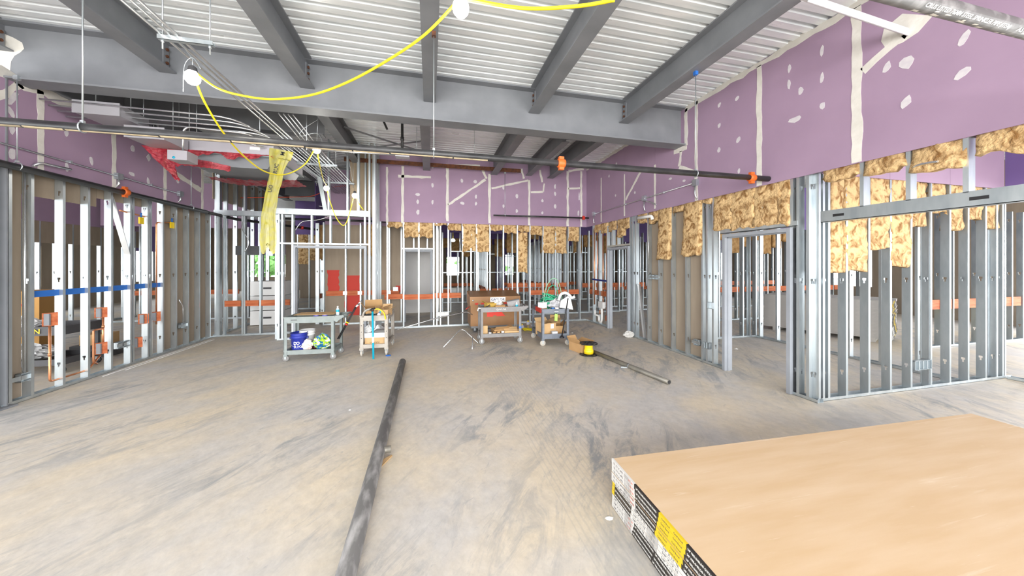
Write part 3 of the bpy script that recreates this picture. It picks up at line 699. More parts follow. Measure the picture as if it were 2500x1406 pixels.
rear_wall('wall_rear_last', 'stud wall furthest back', -6.5, 13, 19.5, gaps=((-3.2, -1.2), (4, 5.2)), top=4.2, step=.5)
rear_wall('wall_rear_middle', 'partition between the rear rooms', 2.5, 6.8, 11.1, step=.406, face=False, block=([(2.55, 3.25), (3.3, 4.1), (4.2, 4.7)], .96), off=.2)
for (nm, x, y0, y1, lab) in (('wall_partition', 5.2, 12.6, 19, 'cross partition in the rear rooms'), ('wall_partition_near', 2.05, 12.7, 15.2, 'short cross partition behind the tool chest'), ('wall_corridor_side', -3.25, 10.9, 15.2, 'stud wall along the back corridor')):
    w = struct(nm, (x, (y0+y1)/2, 0), lab); y = y0
    while y < y1: stud(w, x, y, 2.95, 'right', .002, flip=True); y += .45
    track(w, (x, y1), (x, y0)); yy = y0
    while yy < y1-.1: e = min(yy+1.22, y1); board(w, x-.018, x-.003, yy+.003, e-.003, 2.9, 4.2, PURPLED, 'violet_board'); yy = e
    yy = y0
    while yy < y1-.9: blocking(w, (x+.02, yy+.05), (x+.02, yy+.85), .72, .86); yy += .9
dw = struct('wall_deep_boards', (4, 19.3, 0), 'boards added deep in the rear rooms to darken the view')  # boards added to darken the gaps seen between the rear studs
for a, e in ((-6.5, -5.4), (-2.4, .6), (2.6, 4.3), (5.9, 8.1), (9.7, 11.5)):
    x = a
    while x < e-.05: board(dw, x+.004, min(x+1.216, e)-.004, 19.40, 19.42, .01, 2.9, TAN, 'tan_board'); x += 1.22
for y in (15.8, 17.0): board(dw, 3.5, 3.52, y, y+1.2, .01, 2.9, PURPLED, 'violet_board')
# left-hand room
w = struct('wall_left_room', (-9.6, 8, 0), 'far stud wall of the left-hand room'); y = 5.0
while y < 14: stud(w, -9.6, y, 2.95, 'left', .002, mt=GALV); y += .406
track(w, (-9.6, 5), (-9.6, 14)); y = 4.8
while y < 14: board(w, -9.6, -9.584, y+.003, y+1.217, 2.85, 4.3, PURPLE, 'purple_board'); board(w, -9.615, -9.602, y+.003, y+1.217, 2.3, 2.85, TAN, 'tan_board'); y += 1.22
w = struct('wall_left_room_back', (-7.4, 12.6, 0), 'back wall of the left-hand room'); x = -9.4
while x < -5.3: stud(w, x, 12.6, 2.95, 'x', .002); x += .406
track(w, (-9.5, 12.6), (-5.3, 12.6))
for a in (-9.5, -8.28, -7.06): board(w, a, a+1.2, 12.58, 12.596, 2.9, 4.3, PURPLE, 'purple_board')
blocking(w, (-9, 12.65), (-6, 12.65), .8, .94)
# right-hand rooms beyond the board stack
w = struct('wall_right_room_far', (11, 8.6, 0), 'stud wall behind the grey board stack'); x = 7.75
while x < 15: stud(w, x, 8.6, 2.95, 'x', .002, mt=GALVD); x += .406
track(w, (7.7, 8.6), (15, 8.6)); x = 7.8
while x < 14: blocking(w, (x, 8.62), (x+.9, 8.62), .88, 1.04); x += .95
x = 7.7
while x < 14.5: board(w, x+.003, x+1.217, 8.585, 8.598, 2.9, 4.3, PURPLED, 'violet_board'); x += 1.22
w = struct('wall_right_room_end', (12, 4.75, 0), 'stud wall at the far right with red blocking'); x = 10.05
while x < 15: stud(w, x, 4.75, 2.95, 'x', .002, mt=GALVD); x += .406
track(w, (10.0, 4.75), (15, 4.75)); x = 10.1
while x < 14.5: blocking(w, (x, 4.78), (x+.75, 4.78), .80, 1.0); x += .8
w = struct('wall_right_room_deep', (9, 11, 0), 'deepest stud wall on the right'); x = 5.2
while x < 15: stud(w, x, 11.3, 2.95, 'x', .002, mt=GALVD); x += .45
track(w, (5.2, 11.3), (15, 11.3)); x = 5.4
while x < 14: blocking(w, (x, 11.32), (x+.8, 11.32), .9, 1.06); x += .9
# outer walls with window openings that let the daylight in
def outer(nm, axis, c, a0, a1, wins, label):
    s = struct(nm, (0, 0, 0), label)
    def pc(b0, b1, z0, z1, name, m):
        if b1-b0 < .01: return
        if axis == 'y': return board(s, b0, b1, c, c+.2, z0, z1, m, name)
        return board(s, c, c+.2, b0, b1, z0, z1, m, name)
    last = a0
    for (w0, w1, z0, z1) in wins:
        pc(last, w0, 0, 4.74, 'outer_panel', TAN); pc(w0, w1, 0, z0, 'sill_panel', TAN); pc(w0, w1, z1, 4.74, 'head_panel', PURPLED); last = w1
        n = max(1, round((w1-w0)/1.4))
        for k in range(n+1):
            x = w0+(w1-w0)*k/n
            if axis == 'y': board(s, x-.03, x+.03, c+.05, c+.12, z0, z1, DARK, 'mullion')
            else: board(s, c+.05, c+.12, x-.03, x+.03, z0, z1, DARK, 'mullion')
    pc(last, a1, 0, 4.74, 'outer_panel', TAN)
outer('wall_outer_back', 'y', 26.0, -15, 17, [(-12, -9.6, .9, 2.4), (-6.5, -4.9, .9, 2.6), (1.2, 2.2, .9, 2.3), (5.7, 6.5, .9, 2.5), (9.4, 10.0, .9, 2.4)], 'outer wall with windows far at the back')
outer('wall_outer_rear', 'y', -6.1, -15, 17, [(-12, -6.2, .3, 3.9), (-5.2, 4.6, .25, 4.3), (5.6, 8.4, .25, 3.9), (9.4, 15, .3, 3.9)], 'unseen outer wall with added tall windows behind the camera')  # unseen window wall put in to pass the added rear light
outer('wall_outer_left', 'x', -14.0, -5.9, 26, [(-4, .5, .3, 2.9), (1.2, 4.6, .3, 2.9), (6.2, 7.6, .9, 2.3), (9.4, 10.8, .9, 2.3), (14, 16, .9, 2.4), (20, 24, .9, 2.4)], 'outer wall with windows far at the left')
outer('wall_outer_right', 'x', 16.0, -5.9, 26, [(-4, 2.2, .3, 2.9), (3.2, 5.0, .3, 2.9), (9, 10.4, .9, 2.4), (15, 17, .9, 2.4)], 'outer wall with windows far at the right')
for i, (x, y) in enumerate(((-14, 34), (-7, 33), (-1, 38), (5, 33), (11, 34))):
    b = MB(); rnd = random.Random(i)
    for k in range(130):
        c = Vector((x+rnd.gauss(0, 1.1), y+rnd.gauss(0, .9), 2.3+rnd.gauss(0, 1.0))); r = rnd.uniform(.25, .5)
        d1 = Vector((rnd.uniform(-1, 1), rnd.uniform(-1, 1), rnd.uniform(-1, 1))).normalized(); d2 = d1.orthogonal().normalized(); d3 = d1.cross(d2)
        b.add([c+d1*r, c+d2*r, c-d1*r, c-d2*r, c+d3*r*.5, c-d3*r*.5], [(0, 1, 4), (1, 2, 4), (2, 3, 4), (3, 0, 4), (1, 0, 5), (2, 1, 5), (3, 2, 5), (0, 3, 5)])
    t = thing('tree', f'green tree outside the far back windows, {["leftmost", "second", "third", "fourth", "rightmost"][i]} from the left', 'tree', (x, y, -.35), 0, 'trees outside'); build(b, 'crown', LEAF, t)
    build(MB().tube([(x, y, -.35), (x+.1, y, 1), (x, y, 2.2)], .14, 8), 'trunk', RUST, t)

# ------------------------------------------------------------------ insulation
ordn = ['first', 'second', 'third', 'fourth', 'fifth', 'sixth', 'seventh', 'eighth', 'ninth', 'tenth', 'eleventh', 'twelfth', 'thirteenth', 'fourteenth', 'fifteenth', 'sixteenth', 'seventeenth', 'eighteenth', 'nineteenth', 'twentieth', 'twenty-first', 'twenty-second', 'twenty-third', 'twenty-fourth', 'twenty-fifth', 'twenty-sixth', 'twenty-seventh', 'twenty-eighth', 'twenty-ninth', 'thirtieth']
BKB = [(-.93, 2.76, .40), (-.50, 2.50, .38), (-.12, 2.50, .38), (.28, 2.84, .34), (.68, 2.70, .38), (1.08, 2.12, .38), (1.48, 2.10, .38), (1.87, 2.72, .38), (2.28, 2.68, .40), (2.68, 1.50, .30), (2.70, 2.72, .36), (3.09, 2.62, .38), (3.49, 2.10, .38), (3.88, 2.08, .38), (4.30, 2.46, .36)]
for i, (x, z, w) in enumerate(BKB):
    dy = .045 if z == 1.50 else 0
    how = 'long strip hanging far down' if z < 1.6 else 'long batt' if z < 2.2 else 'short batt' if z < 2.56 else 'trimmed batt'
    tag(batt(None, x, YB+.012+dy, z, 2.90 if dy == 0 else 2.70, w, 'x', .07, 200+i), f'tan wool {how} in the back wall, {ordn[i]} from the left', 'insulation', 'insulation in the back wall')
RTB = [(8.95, 2.72, .34), (8.55, 2.64, .34), (8.10, 2.66, .34), (7.72, 2.48, .30), (7.46, 2.66, .30), (6.80, 2.70, .36), (6.40, 2.66, .34), (6.02, 1.86, .36), (5.62, 2.80, .34), (5.26, 1.92, .42), (4.95, 2.84, .26), (4.62, 2.33, .36), (4.25, 2.31, .42), (3.86, 2.31, .42), (3.62, 2.31, .16)]
for i, (y, z, w) in enumerate(RTB):
    long = z < 2.0
    tag(batt(None, WR+.012-(.03 if long else 0), y, z, 2.90, w, 'right', .075, 230+i, lean=.07 if long else .02),
        f'{"long hanging" if long else "door-head" if y < 4.7 else "short"} tan mineral wool batt in the right wall, {ordn[i]} from the back corner', 'insulation', 'insulation in the right wall')
STB = [(5.46, 1.66, .40, 0), (5.90, 1.96, .36, 0), (6.30, 1.72, .40, 0), (5.12, 1.62, .20, 0), (6.68, 2.30, .34, 1), (7.1, 2.5, .36, 1), (7.5, 2.25, .36, 1), (7.92, 2.42, .36, 1), (8.32, 2.3, .36, 1)]
for i, (x, z, w, far) in enumerate(STB):
    tag(batt(None, x, SY+.012+(.0 if not far else .02), z, 2.92, w, 'x', .07, 260+i), f'{"pale ragged" if not far else "yellowish short"} wool batt in the open right-hand stud wall, {["second", "third", "fourth", "first", "fifth", "sixth", "seventh", "eighth", "ninth"][i]} from its left post', 'insulation', 'insulation in the right stud wall')
for i, (y, z, w) in enumerate([(2.96, 2.76, .36), (2.55, 2.74, .34), (2.17, 2.66, .36), (1.74, 2.70, .40)]):
    tag(batt(None, WR+.012, y, z, 2.905, w, 'right', .075, 280+i, lean=.03), f'tan wool batt over the right opening under the purple board, {ordn[i]} from the left', 'insulation', 'insulation over the right opening')
# darker batts seen deep in the rooms behind
ew = struct('wall_corridor_end', (-4.3, 14.6, 0), 'open stud wall at the end of the back left corridor')
for k in range(5): stud(ew, -5.0+.4*k, 14.6, 2.95, 'x', .002)
track(ew, (-5.05, 14.6), (-3.35, 14.6))
for a in (-5.05, -4.2): board(ew, a, a+.84, 14.58, 14.596, 2.9, 4.2, PURPLED, 'violet_board')
for k in range(4): tag(batt(None, -4.78+.4*k, 14.62, 1.75+.15*(k % 2), 2.92, .36, 'x', .07, 420+k), f'tan wool batt at the end of the back left corridor, {ordn[k]} from the left', 'insulation', 'insulation at the corridor end')
DB = [(-1.6, 10.55, 2.0)]+[(3.0+.45*k, 12.38, 2.2+.25*((k*7) % 3)) for k in range(11)]+[(.1+.5*k, 15.38, 2.1+.2*((k*5) % 3)) for k in range(8)]+[(-4.75+.42*k, 12.58-.3, 2.3) for k in range(0)]
for i, (x, y, z) in enumerate(DB):
    tag(batt(None, x, y, z, 2.92, .36, 'x', .07, 300+i, BATTD), f'brown wool batt in the dark rear rooms, {ordn[i-1]} from the left' if i != 0 else 'brown wool batt hanging in front of the tan corridor wall', 'insulation', 'insulation in the rear rooms' if i != 0 else None)
for i in range(9):
    y = 5.2+.42*i
    tag(batt(None, -9.58, y, 2.35+.12*(i % 2), 2.85, .36, 'left', .07, 340+i, BATTD), f'brown wool batt in the far wall of the left-hand room, {ordn[i]} from the camera', 'insulation', 'insulation in the left-hand room')
for i in range(9):
    tag(batt(None, 8.0+.42*i, 8.58, 2.1+.2*(i % 3), 2.9, .36, 'x', .07, 360+i, BATTD), f'brown wool batt in the wall behind the grey board stack, {ordn[i]} from the left', 'insulation', 'insulation behind the grey board stack')

# ------------------------------------------------------------------ sprinkler pipes
def coupling(t, c, ax, r, m):
    b = MB(); b.lathe([(r*.98, -.045), (r*1.3, -.045), (r*1.38, -.02), (r*1.38, .02), (r*1.3, .045), (r*.98, .045)], 18, c, ax)
    d = Vector((0, 0, 1)); c = Vector(c)
    for s in (-1, 1):
        p = c+d*s*r*1.55
        bx = {'x': (.03, .022, .022), 'y': (.022, .03, .022)}[ax]
        b.box(p.x-bx[0], p.x+bx[0], p.y-bx[1], p.y+bx[1], p.z-.02, p.z+.02)
    return build(b, 'coupling', m, t, 'orange pipe coupling' if m is ORANGE else 'red pipe coupling')
def hanger(t, x, y, z, r, ztop, ax='x', clamp=GALV):
    b = MB(); b.tube([(x, y, z+r*1.35), (x, y, ztop)], .0065, 6); build(b, 'hanger_rod', GALV, t)
    ring = [(x+(0 if ax == 'x' else (r+.006)*math.cos(a)), y+((r+.006)*math.cos(a) if ax == 'x' else 0), z+(r+.006)*math.sin(a)) for a in [2*math.pi*k/14 for k in range(14)]]
    b = MB(); b.tube(ring, .006, 6, closed=True); b.box(x-.012, x+.012, y-.012, y+.012, z+r, z+r*1.6); build(b, 'hanger_ring', GALV, t)
    build(MB().box(x-.022, x+.022, y-.022, y+.022, ztop-.03, ztop+.02), 'beam_clamp', clamp, t)
t = thing('sprinkler_pipe', 'long black sprinkler pipe crossing the room to the right purple wall with two orange couplings', 'pipe', (0, 3.82, 2.97))
r = .038
build(MB().tube([(-4.99, 3.82, 2.965), (4.735, 3.82, 2.975)], r, 16), 'pipe', BLACKP, t)
b = MB(); rnd = random.Random(5); x = -4.95
while x < .62:
    e = min(x+rnd.uniform(.25, .9), .64); a0 = -2.25+rnd.uniform(-.15, .1); a1 = a0+.55+rnd.uniform(-.1, .15); pr_ = []
    for xx in (x, e):
        for k in range(5):
            a = a0+(a1-a0)*k/4; pr_.append((xx, 3.82+(r+.002)*math.cos(a), 2.969+(r+.002)*math.sin(a)))
    b.add(pr_, [(k, k+1, 6+k, 5+k) for k in range(4)]); x = e+.015
build(b, 'overspray_strip', CREAM, t, 'cream overspray along the underside')
for u in (1370, 1835): coupling(t, aty(u, 400, 3.82).xz.to_3d() and (aty(u, 400, 3.82).x, 3.82, 2.972), 'x', r, ORANGE)
for x, zt, cl in ((-3.01, DZ, GALV), (.04, 4.30, RUST), (3.48, 4.33, BLUE)): hanger(t, x, 3.82, 2.97, r, zt, 'x', cl)
build(MB().lathe([(r, 0), (.062, 0), (.062, .004), (r, .004)], 20, (4.735, 3.82, 2.975), 'x'), 'wall_collar', GALV, t)
t = thing('sprinkler_pipe', 'black sprinkler pipe along the left purple wall with an orange coupling', 'pipe', (-4.9, 7, 2.945)); r = .043
build(MB().tube([(-4.9, -2.0, 2.955), (-4.9, 9.0, 2.925)], r, 16), 'pipe', BLACKP, t)
coupling(t, (-4.9, atx(305, 467, -4.9).y, 2.942), 'y', r, ORANGE)
for y, zt in ((5.42, 4.03), (8.5, 4.1)): hanger(t, -4.9, y, 2.948, r, zt, 'y')
t = thing('sprinkler_pipe', 'dark sprinkler branch pipe along the purple back wall with a red coupling', 'pipe', (3.3, 9.25, 3.12)); r = .024
build(MB().tube([(1.72, 9.25, 3.115), (4.62, 9.25, 3.135)], r, 12), 'pipe', BLACKP, t); coupling(t, (4.45, 9.25, 3.134), 'x', r, REDC)
hanger(t, 2.05, 9.25, 3.118, r, 4.33)
t = thing('sprinkler_pipe', 'large scuffed grey pipe with white lettering at the top right corner', 'pipe', (2.6, 1.07, 2.97)); r = .037
build(MB().tube([(-4.99, 1.07, 2.97), (4.735, 1.07, 2.97)], r, 20), 'pipe', GREYP, t)
an = R(234); nn = Vector((0, math.cos(an), math.sin(an))); cc = Vector((0, 1.07, 2.97))+nn*(r+.001)
for x, s, wd_t in ((2.52, 'CRUS LISTED 76MM STEEL SPRINKLER PIPE (ITEM)', .62), (3.10, 'ASTM A135/A795-E 0003', .42)):
    tx = Vector((1, 0, 0)); M = frame((x, cc.y, cc.z), tx, nn.cross(tx)); text(s, .024, M, PAPERW, t, width=wd_t)
for k in range(16):
    rnd = random.Random(k); x = 2.1+rnd.uniform(0, .9); a = R(rnd.uniform(250, 300)); n2 = Vector((0, math.cos(a), math.sin(a))); c2 = Vector((x, 1.07, 2.97))+n2*(r+.0005)
    d = n2.cross(Vector((1, 0, 0))); w_ = rnd.uniform(.008, .025); h_ = rnd.uniform(.003, .008)
    b = MB(); b.add([c2+Vector((-w_, 0, 0))-d*h_, c2+Vector((w_*.8, 0, 0))-d*h_*.6, c2+Vector((w_, 0, 0))+d*h_, c2+Vector((-w_*.7, 0, 0))+d*h_*.8]+[c2+n2*.001], [(0, 1, 4), (1, 2, 4), (2, 3, 4), (3, 0, 4)]); build(b, 'paint_scrape', MUD, t)
# darker pipes in the back left opening
t = thing('sprinkler_pipe', 'black sprinkler pipe with red couplings behind the back left header', 'pipe', (-3.9, 10.3, 2.9)); r = .035
build(MB().tube([(-4.9, 9.0, 2.925), (-4.9, 10.2, 2.92), (-2.9, 12.2, 2.80)], r, 12), 'pipe', BLACKP, t)
build(MB().lathe([(r, -.05), (r*1.4, -.04), (r*1.4, .04), (r, .05)], 14, (-4.5, 10.6, 2.895), 'x'), 'coupling', REDC, t)
build(MB().lathe([(r, -.05), (r*1.4, -.04), (r*1.4, .04), (r, .05)], 14, (-3.75, 11.35, 2.85), 'x'), 'coupling', REDC, t)
t = thing('sprinkler_pipe', 'black sprinkler pipe running behind the doorway header', 'pipe', (-1, 10.2, 2.9))
build(MB().tube([(-4.2, 10.3, 2.98), (-.9, 10.3, 2.98)], .028, 12), 'pipe', BLACKP, t)

# ------------------------------------------------------------------ conduits
def conduit(label, pts, r=.012, rad=.15, m=COND, n=8, name='conduit', group=None):
    o = build(MB().tube(bent(pts, rad), r, n), name, m); return tag(o, label, 'conduit', group)
# wall runs with boxes and stubs
t = thing('conduit_run', 'thin conduit with boxes and stubs along the left purple wall', 'conduit', (-4.99, 7, 3.2))
build(MB().tube([(-4.99, -1, 3.22), (-4.99, 8.35, 3.195)], .012, 8), 'conduit', COND, t)
for y in (4.2, 6.94, 8.35):
    build(MB().box(-5.03, -4.97, y-.05, y+.05, 3.15, 3.25), 'junction_box', GALV, t)
    build(MB().tube(bent([(-5.0, y, 3.15), (-5.0, y, 3.05), (-5.12, y, 3.0)], .05), .016, 8), 'stub', COND, t)
for y in (6.16, 7.6): build(MB().box(-5.03, -4.975, y-.012, y+.012, 3.19, 3.23), 'strap', GALV, t)
build(MB().tube(bent([(-5.02, 5.72, 3.02), (-4.97, 5.75, 3.08), (-4.94, 6.10, 3.09)], .06), .017, 8), 'stub', COND, t)
t = thing('conduit_run', 'thin conduit with boxes and stubs along the right purple wall', 'conduit', (4.69, 7, 3.2))
build(MB().tube([(4.69, 5.16, 3.235), (4.69, 9.1, 3.225)], .012, 8), 'conduit', COND, t)
for y in (5.16, 6.66, 9.07):
    build(MB().box(4.66, 4.735, y-.05, y+.05, 3.18, 3.29), 'junction_box', GALV, t)
    build(MB().tube(bent([(4.69, y, 3.18), (4.68, y, 3.03), (4.71, y-.02, 2.93)], .06), .014, 8), 'stub', COND, t)
build(MB().tube(smooth_path([(4.69, 6.6, 3.16), (4.66, 6.4, 3.10), (4.70, 6.25, 3.02)], 5), .014, 8), 'stub', COND, t)
for y in (6.0, 7.4): build(MB().box(4.67, 4.735, y-.012, y+.012, 3.21, 3.25), 'strap', GALV, t)
# conduits running towards the back wall on hung trapeze racks
xs0 = [-2.34, -2.27, -2.21]; zr = 3.80
for i, x in enumerate(xs0):
    conduit(f'long steel conduit on the hung racks running to the back, {["left", "middle", "right"][i]} of the three nearest', [(x, -3, zr+.012), (x, 13.5, zr+.012)], .011+.002*(i == 2), group='conduits on the hung racks')
xs1 = [-2.62, -2.55, -2.48, -2.41, -2.14, -2.07, -2.0, -1.93]
for i, x in enumerate(xs1[:4]):
    conduit(f'steel conduit sweeping from the left into the hung racks, {ordn[i]} from the far side', [(-5.0, 5.78+.11*i, 3.93-.03*i), (x-.12, 5.78+.11*i, 3.91-.03*i), (x, 6.6+.12*i, zr+.012), (x, 13.5, zr+.012)], .0125, .45, group='conduits sweeping into the racks')
for i, x in enumerate(xs1[4:]):
    conduit(f'steel conduit joining the hung racks behind the girder, {ordn[i]} of four on the right', [(x-.25, 6.2, 4.2), (x, 6.9, zr+.012), (x, 13.5, zr+.012)], .0125, .3, group='conduits joining behind the girder')
def trapeze(label, y, x0, x1, z, ztop=DZ):
    t = thing('trapeze_rack', label, 'rack', ((x0+x1)/2, y, z-.05), 0, 'trapeze racks')
    b = MB(); b.box(x0, x1, y-.02, y+.02, z-.041, z-.038); b.box(x0, x1, y-.02, y-.017, z-.041, z); b.box(x0, x1, y+.017, y+.02, z-.041, z); build(b, 'strut', GALV, t)
    for x in (x0+.03, x1-.03):
        build(MB().tube([(x, y, z-.12), (x, y, ztop)], .006, 6), 'rod', GALV, t); build(MB().lathe([(.0, -.02), (.014, -.02), (.014, .0), (0, 0)], 6, (x, y, z-.04)), 'nut', GALV, t)
    for x in xs0+xs1:
        if x0 < x < x1 and (y > 6.3 or x in xs0): build(MB().box(x-.008, x+.008, y-.022, y+.022, z, z+.028), 'conduit_clamp', GALV, t)
for i, (y, a, c) in enumerate(((3.67, -2.36, -1.94), (6.35, -2.75, -2.0), (7.6, -2.75, -1.86), (9.2, -2.75, -1.86), (10.9, -2.75, -1.86))):
    trapeze(f'hung strut rack carrying the conduits, {ordn[i]} from the camera', y, a, c, zr)
conduit('steel conduit crossing left to right under the girder into the racks', [(-4.95, 6.05, 3.72), (-3.15, 6.05, 3.66), (-2.72, 6.35, 3.70), (-2.66, 7.2, zr+.012), (-2.66, 13, zr+.012)], .0125, .4)
conduit('arched steel conduit rising from the grey box on the duct', [(-3.62, 6.1, 3.42), (-3.62, 6.1, 3.83), (-2.8, 6.1, 3.80), (-2.58, 6.9, zr+.012), (-2.58, 12, zr+.012)], .014, .12)
conduit('bright conduit running along under the black pipe to the right box', [aty(760, 364.5, 6.95), aty(966, 378, 6.95)], .018)
tag(build(MB().box(aty(966, 378, 6.95).x, aty(966, 378, 6.95).x+.26, 6.86, 7.04, aty(966, 378, 6.95).z-.05, aty(966, 378, 6.95).z+.05), 'junction_box', DUCT), 'grey box at the end of the bright conduit near the back purple wall', 'box')
# hung grey boxes among the services
def pull_box(label, c, sx, sy, sz):
    t = thing('pull_box', label, 'box', c); x, y, z = c
    build(MB().box(x-sx/2, x+sx/2, y-sy/2, y+sy/2, z, z+sz), 'box_body', DUCT, t); build(MB().box(x-sx/2-.008, x+sx/2+.008, y-sy/2-.012, y-sy/2, z-.008, z+sz+.008), 'cover', DUCT, t)
    for a in (-1, 1): build(MB().tube([(x+a*sx*.4, y, z+sz), (x+a*sx*.4, y, DZ)], .005, 6), 'rod', GALV, t)
pull_box('grey pull box hung under the girder nearest the left wall', (-4.42, 6.05, 3.80), .50, .5, .16)
pull_box('grey pull box hung lower, right of the other one', (-4.02, 6.25, 3.58), .46, .5, .16)
t = thing('junction_box', 'square grey box with a blue knockout on the front of the red wrapped duct', 'box', (-3.62, 6.1, 3.29))
build(MB().box(-3.74, -3.50, 5.98, 6.22, 3.29, 3.43), 'box_body', DUCT, t); build(MB().lathe([(0, 0), (.018, 0), (.018, -.006), (0, -.006)], 12, (-3.66, 5.98, 3.32), 'y'), 'knockout', TEAL, t)
# duct wrapped in red film
t = thing('air_duct', 'grey sheet metal duct with torn red film over its ends', 'duct', (-3.4, 7.1, 3.36))
b = MB(); b.box(-4.24, -2.60, 6.55, 7.9, 3.58, 3.91); build(b, 'duct_body', mat('pale_duct_metal', (.47, .45, .49), .5, .3, (.42, .40, .44), 2), t)
b = MB(); b.box(-4.26, -2.58, 6.53, 7.92, 3.572, 3.598); build(b, 'flange', GALVD, t)
prof = [(-4.05, 3.572), (-3.75, 3.385), (-2.72, 3.385), (-2.62, 3.572)]; b = MB()
b.add([(x, y, z) for y in (6.62, 7.75) for x, z in prof], [(0, 1, 5, 4), (1, 2, 6, 5), (2, 3, 7, 6), (0, 3, 2, 1), (4, 5, 6, 7)]); build(b, 'tapered_tap', STEEL, t)  # darker steel on the tap puts its shade into the colour
build(MB().box(-2.95, -2.80, 6.545, 6.549, 3.68, 3.73), 'paper_label', PAPERW, t)
def film(nm, fn, nu, nv, m, par, label=None):
    b = MB(); b.sheet(nu, nv, fn, thick=.001); return build(b, nm, m, par, label)
def nz_(x, y, z): return noise.noise(Vector((x, y, z)))
def f1(s, q): return (-4.27+s*1.7, 6.51-.02*nz_(s*40, q*3, 1)-.015*q, 3.60-q*max(.02, .07+.10*nz_(s*7, 1, 3)+.05*nz_(s*21, 2, 7)))
def f2(s, q): return (-4.28+.36*q+(s-.2)*(.42*(1-q)**1.6+.07+.04*nz_(q*9, s*2, 2)), 6.46-.035*nz_(s*6, q*14, 4)-.02*math.sin(s*9+q*6), 3.61-q*(.50+.07*nz_(s*7, 2, 1))-(.05*s if q < .3 else .02))
def f3(s, q): return (-4.0+s*1.5, 7.28+q*.56, 3.375-.04*math.sin(s*math.pi)-.05*abs(nz_(s*8, q*4, 0))-.03*nz_(s*24, q*16, 3))
def f4(s, q): return (-3.95+s*.75, 6.48-.02*math.sin(s*12), 3.50-.13*s-q*(.16+.08*nz_(s*9, 4, 4))*(1-.5*s))
film('red_film', f1, 60, 5, REDP, t, 'red film edge along the duct'); film('red_film', f2, 12, 28, REDP, t, 'torn red film hanging from the duct corner'); film('red_film', f3, 40, 8, REDP, t, 'red film sagging under the duct'); film('red_film', f4, 22, 8, REDP, t)
# yellow printed plastic hanging from the duct corner
t = thing('plastic_sleeve', 'long yellow translucent plastic sleeve with black lettering hanging from the duct', 'plastic sheet', (-2.55, 6.5, 1.98))
def sl(front):
    def f(s, q):
        w = .20+.16*math.exp(-(q/.16)**2)+.05*math.exp(-((q-.85)/.15)**2)+.02*nz_(q*6, 3, 1)
        x = -2.46-.19*min(1, q/.6)-.03*max(0, q-.6)+(s-.5)*w+.012*nz_(q*8, s*2, 5)
        z = 3.72-q*1.74-(.06*math.sin(s*9) if q > .95 else 0)-(.05*s if q < .1 else 0)
        return (x, 6.5+(front*.03*math.sin(math.pi*s))+.016*nz_(s*8, q*5, 2)+.012*nz_(s*20, q*16, 8), z)
    return f
film('sleeve_front', sl(-1), 18, 80, YELF, t); film('sleeve_back', sl(1), 18, 80, YELF, t)
for s, z, x in (('RUC', 3.36, -2.52), ('UO', 3.02, -2.60), ('M', 3.62, -2.42)):
    text(s, .085, frame((x, 6.44, z), (.18, 0, .98), (-.98, 0, .18)), BLACK, t)
# vertical rods and risers above, dark in the ceiling
for i, (u, v0, v1, y) in enumerate([(265, 245, 300, 7.2), (375, 245, 340, 7.4), (437, 250, 300, 7.0), (462, 240, 330, 6.3), (480, 246, 330, 6.3), (500, 250, 300, 7.3), (1017, 310, 372, 7.6), (1158, 310, 375, 7.4)]):
    p = aty(u, v1, y); b = MB().tube([(p.x, y, p.z), (p.x, y, DZ)], .005, 6); tag(build(b, 'threaded_rod', GALV), f'thin threaded rod hanging from the deck behind the girder, {ordn[i]} from the left', 'rod', 'hanger rods behind the girder')
for i, (u, y, r, z0, lab) in enumerate([(982, 7.3, .028, 4.0, 'dark riser pipe hanging from the bright deck bay'), (292, 7.6, .04, 3.9, 'dark pipe stub above the left boxes'), (380, 7.6, .045, 3.85, 'silvery pipe riser above the left boxes')]):
    x = aty(u, 300, y).x; t = thing('pipe_riser', lab, 'pipe', (x, y, z0)); build(MB().tube([(x, y, z0), (x, y, DZ)], r, 12), 'pipe', BLACKP if i < 2 else COND, t)
    build(MB().lathe([(r, 0), (r*1.3, .01), (r*1.3, .08), (r, .09)], 12, (x, y, z0+.3)), 'coupling', BLACKP if i < 2 else GALV, t)
p = aty(935, 305, 7.2); b = MB().beam((p.x, 7.2, p.z+.1), (p.x+.08, 7.2, p.z-.08), .05, .04); tag(build(b, 'pipe_hanger', BLACKP), 'small dark hanger bracket under the bright deck', 'bracket')
# red and grey cords in the opening
tag(build(MB().tube(smooth_path([(-5.0, 10.6, 3.55), (-4.2, 10.5, 3.58), (-3.6, 10.4, 3.60), (-3.1, 10.2, 3.62), (-2.6, 10.1, 3.85), (-2.2, 10.1, 3.92)], 6), .008, 6), 'power_cord', REDCORD), 'thin orange red cord sagging across the back left opening', 'cord')
tag(build(MB().tube(smooth_path([(-2.60, 8.95, 3.15), (-2.35, 8.95, 3.1), (-2.32, 8.95, 2.95), (-2.6, 8.95, 2.82), (-2.95, 8.95, 2.76), (-3.1, 8.95, 2.55)], 6), .010, 6), 'flexible_conduit', COND), 'grey flexible cable looping under the doorway header', 'cable')
tag(build(MB().tube(smooth_path([(-4.47, 9.60, 2.93), (-4.46, 9.56, 2.80), (-4.42, 9.46, 2.6), (-4.28, 9.45, 2.3), (-4.36, 9.45, 2.05)], 6), .010, 6), 'flexible_conduit', COND), 'grey flexible cable curling among the back left studs', 'cable')

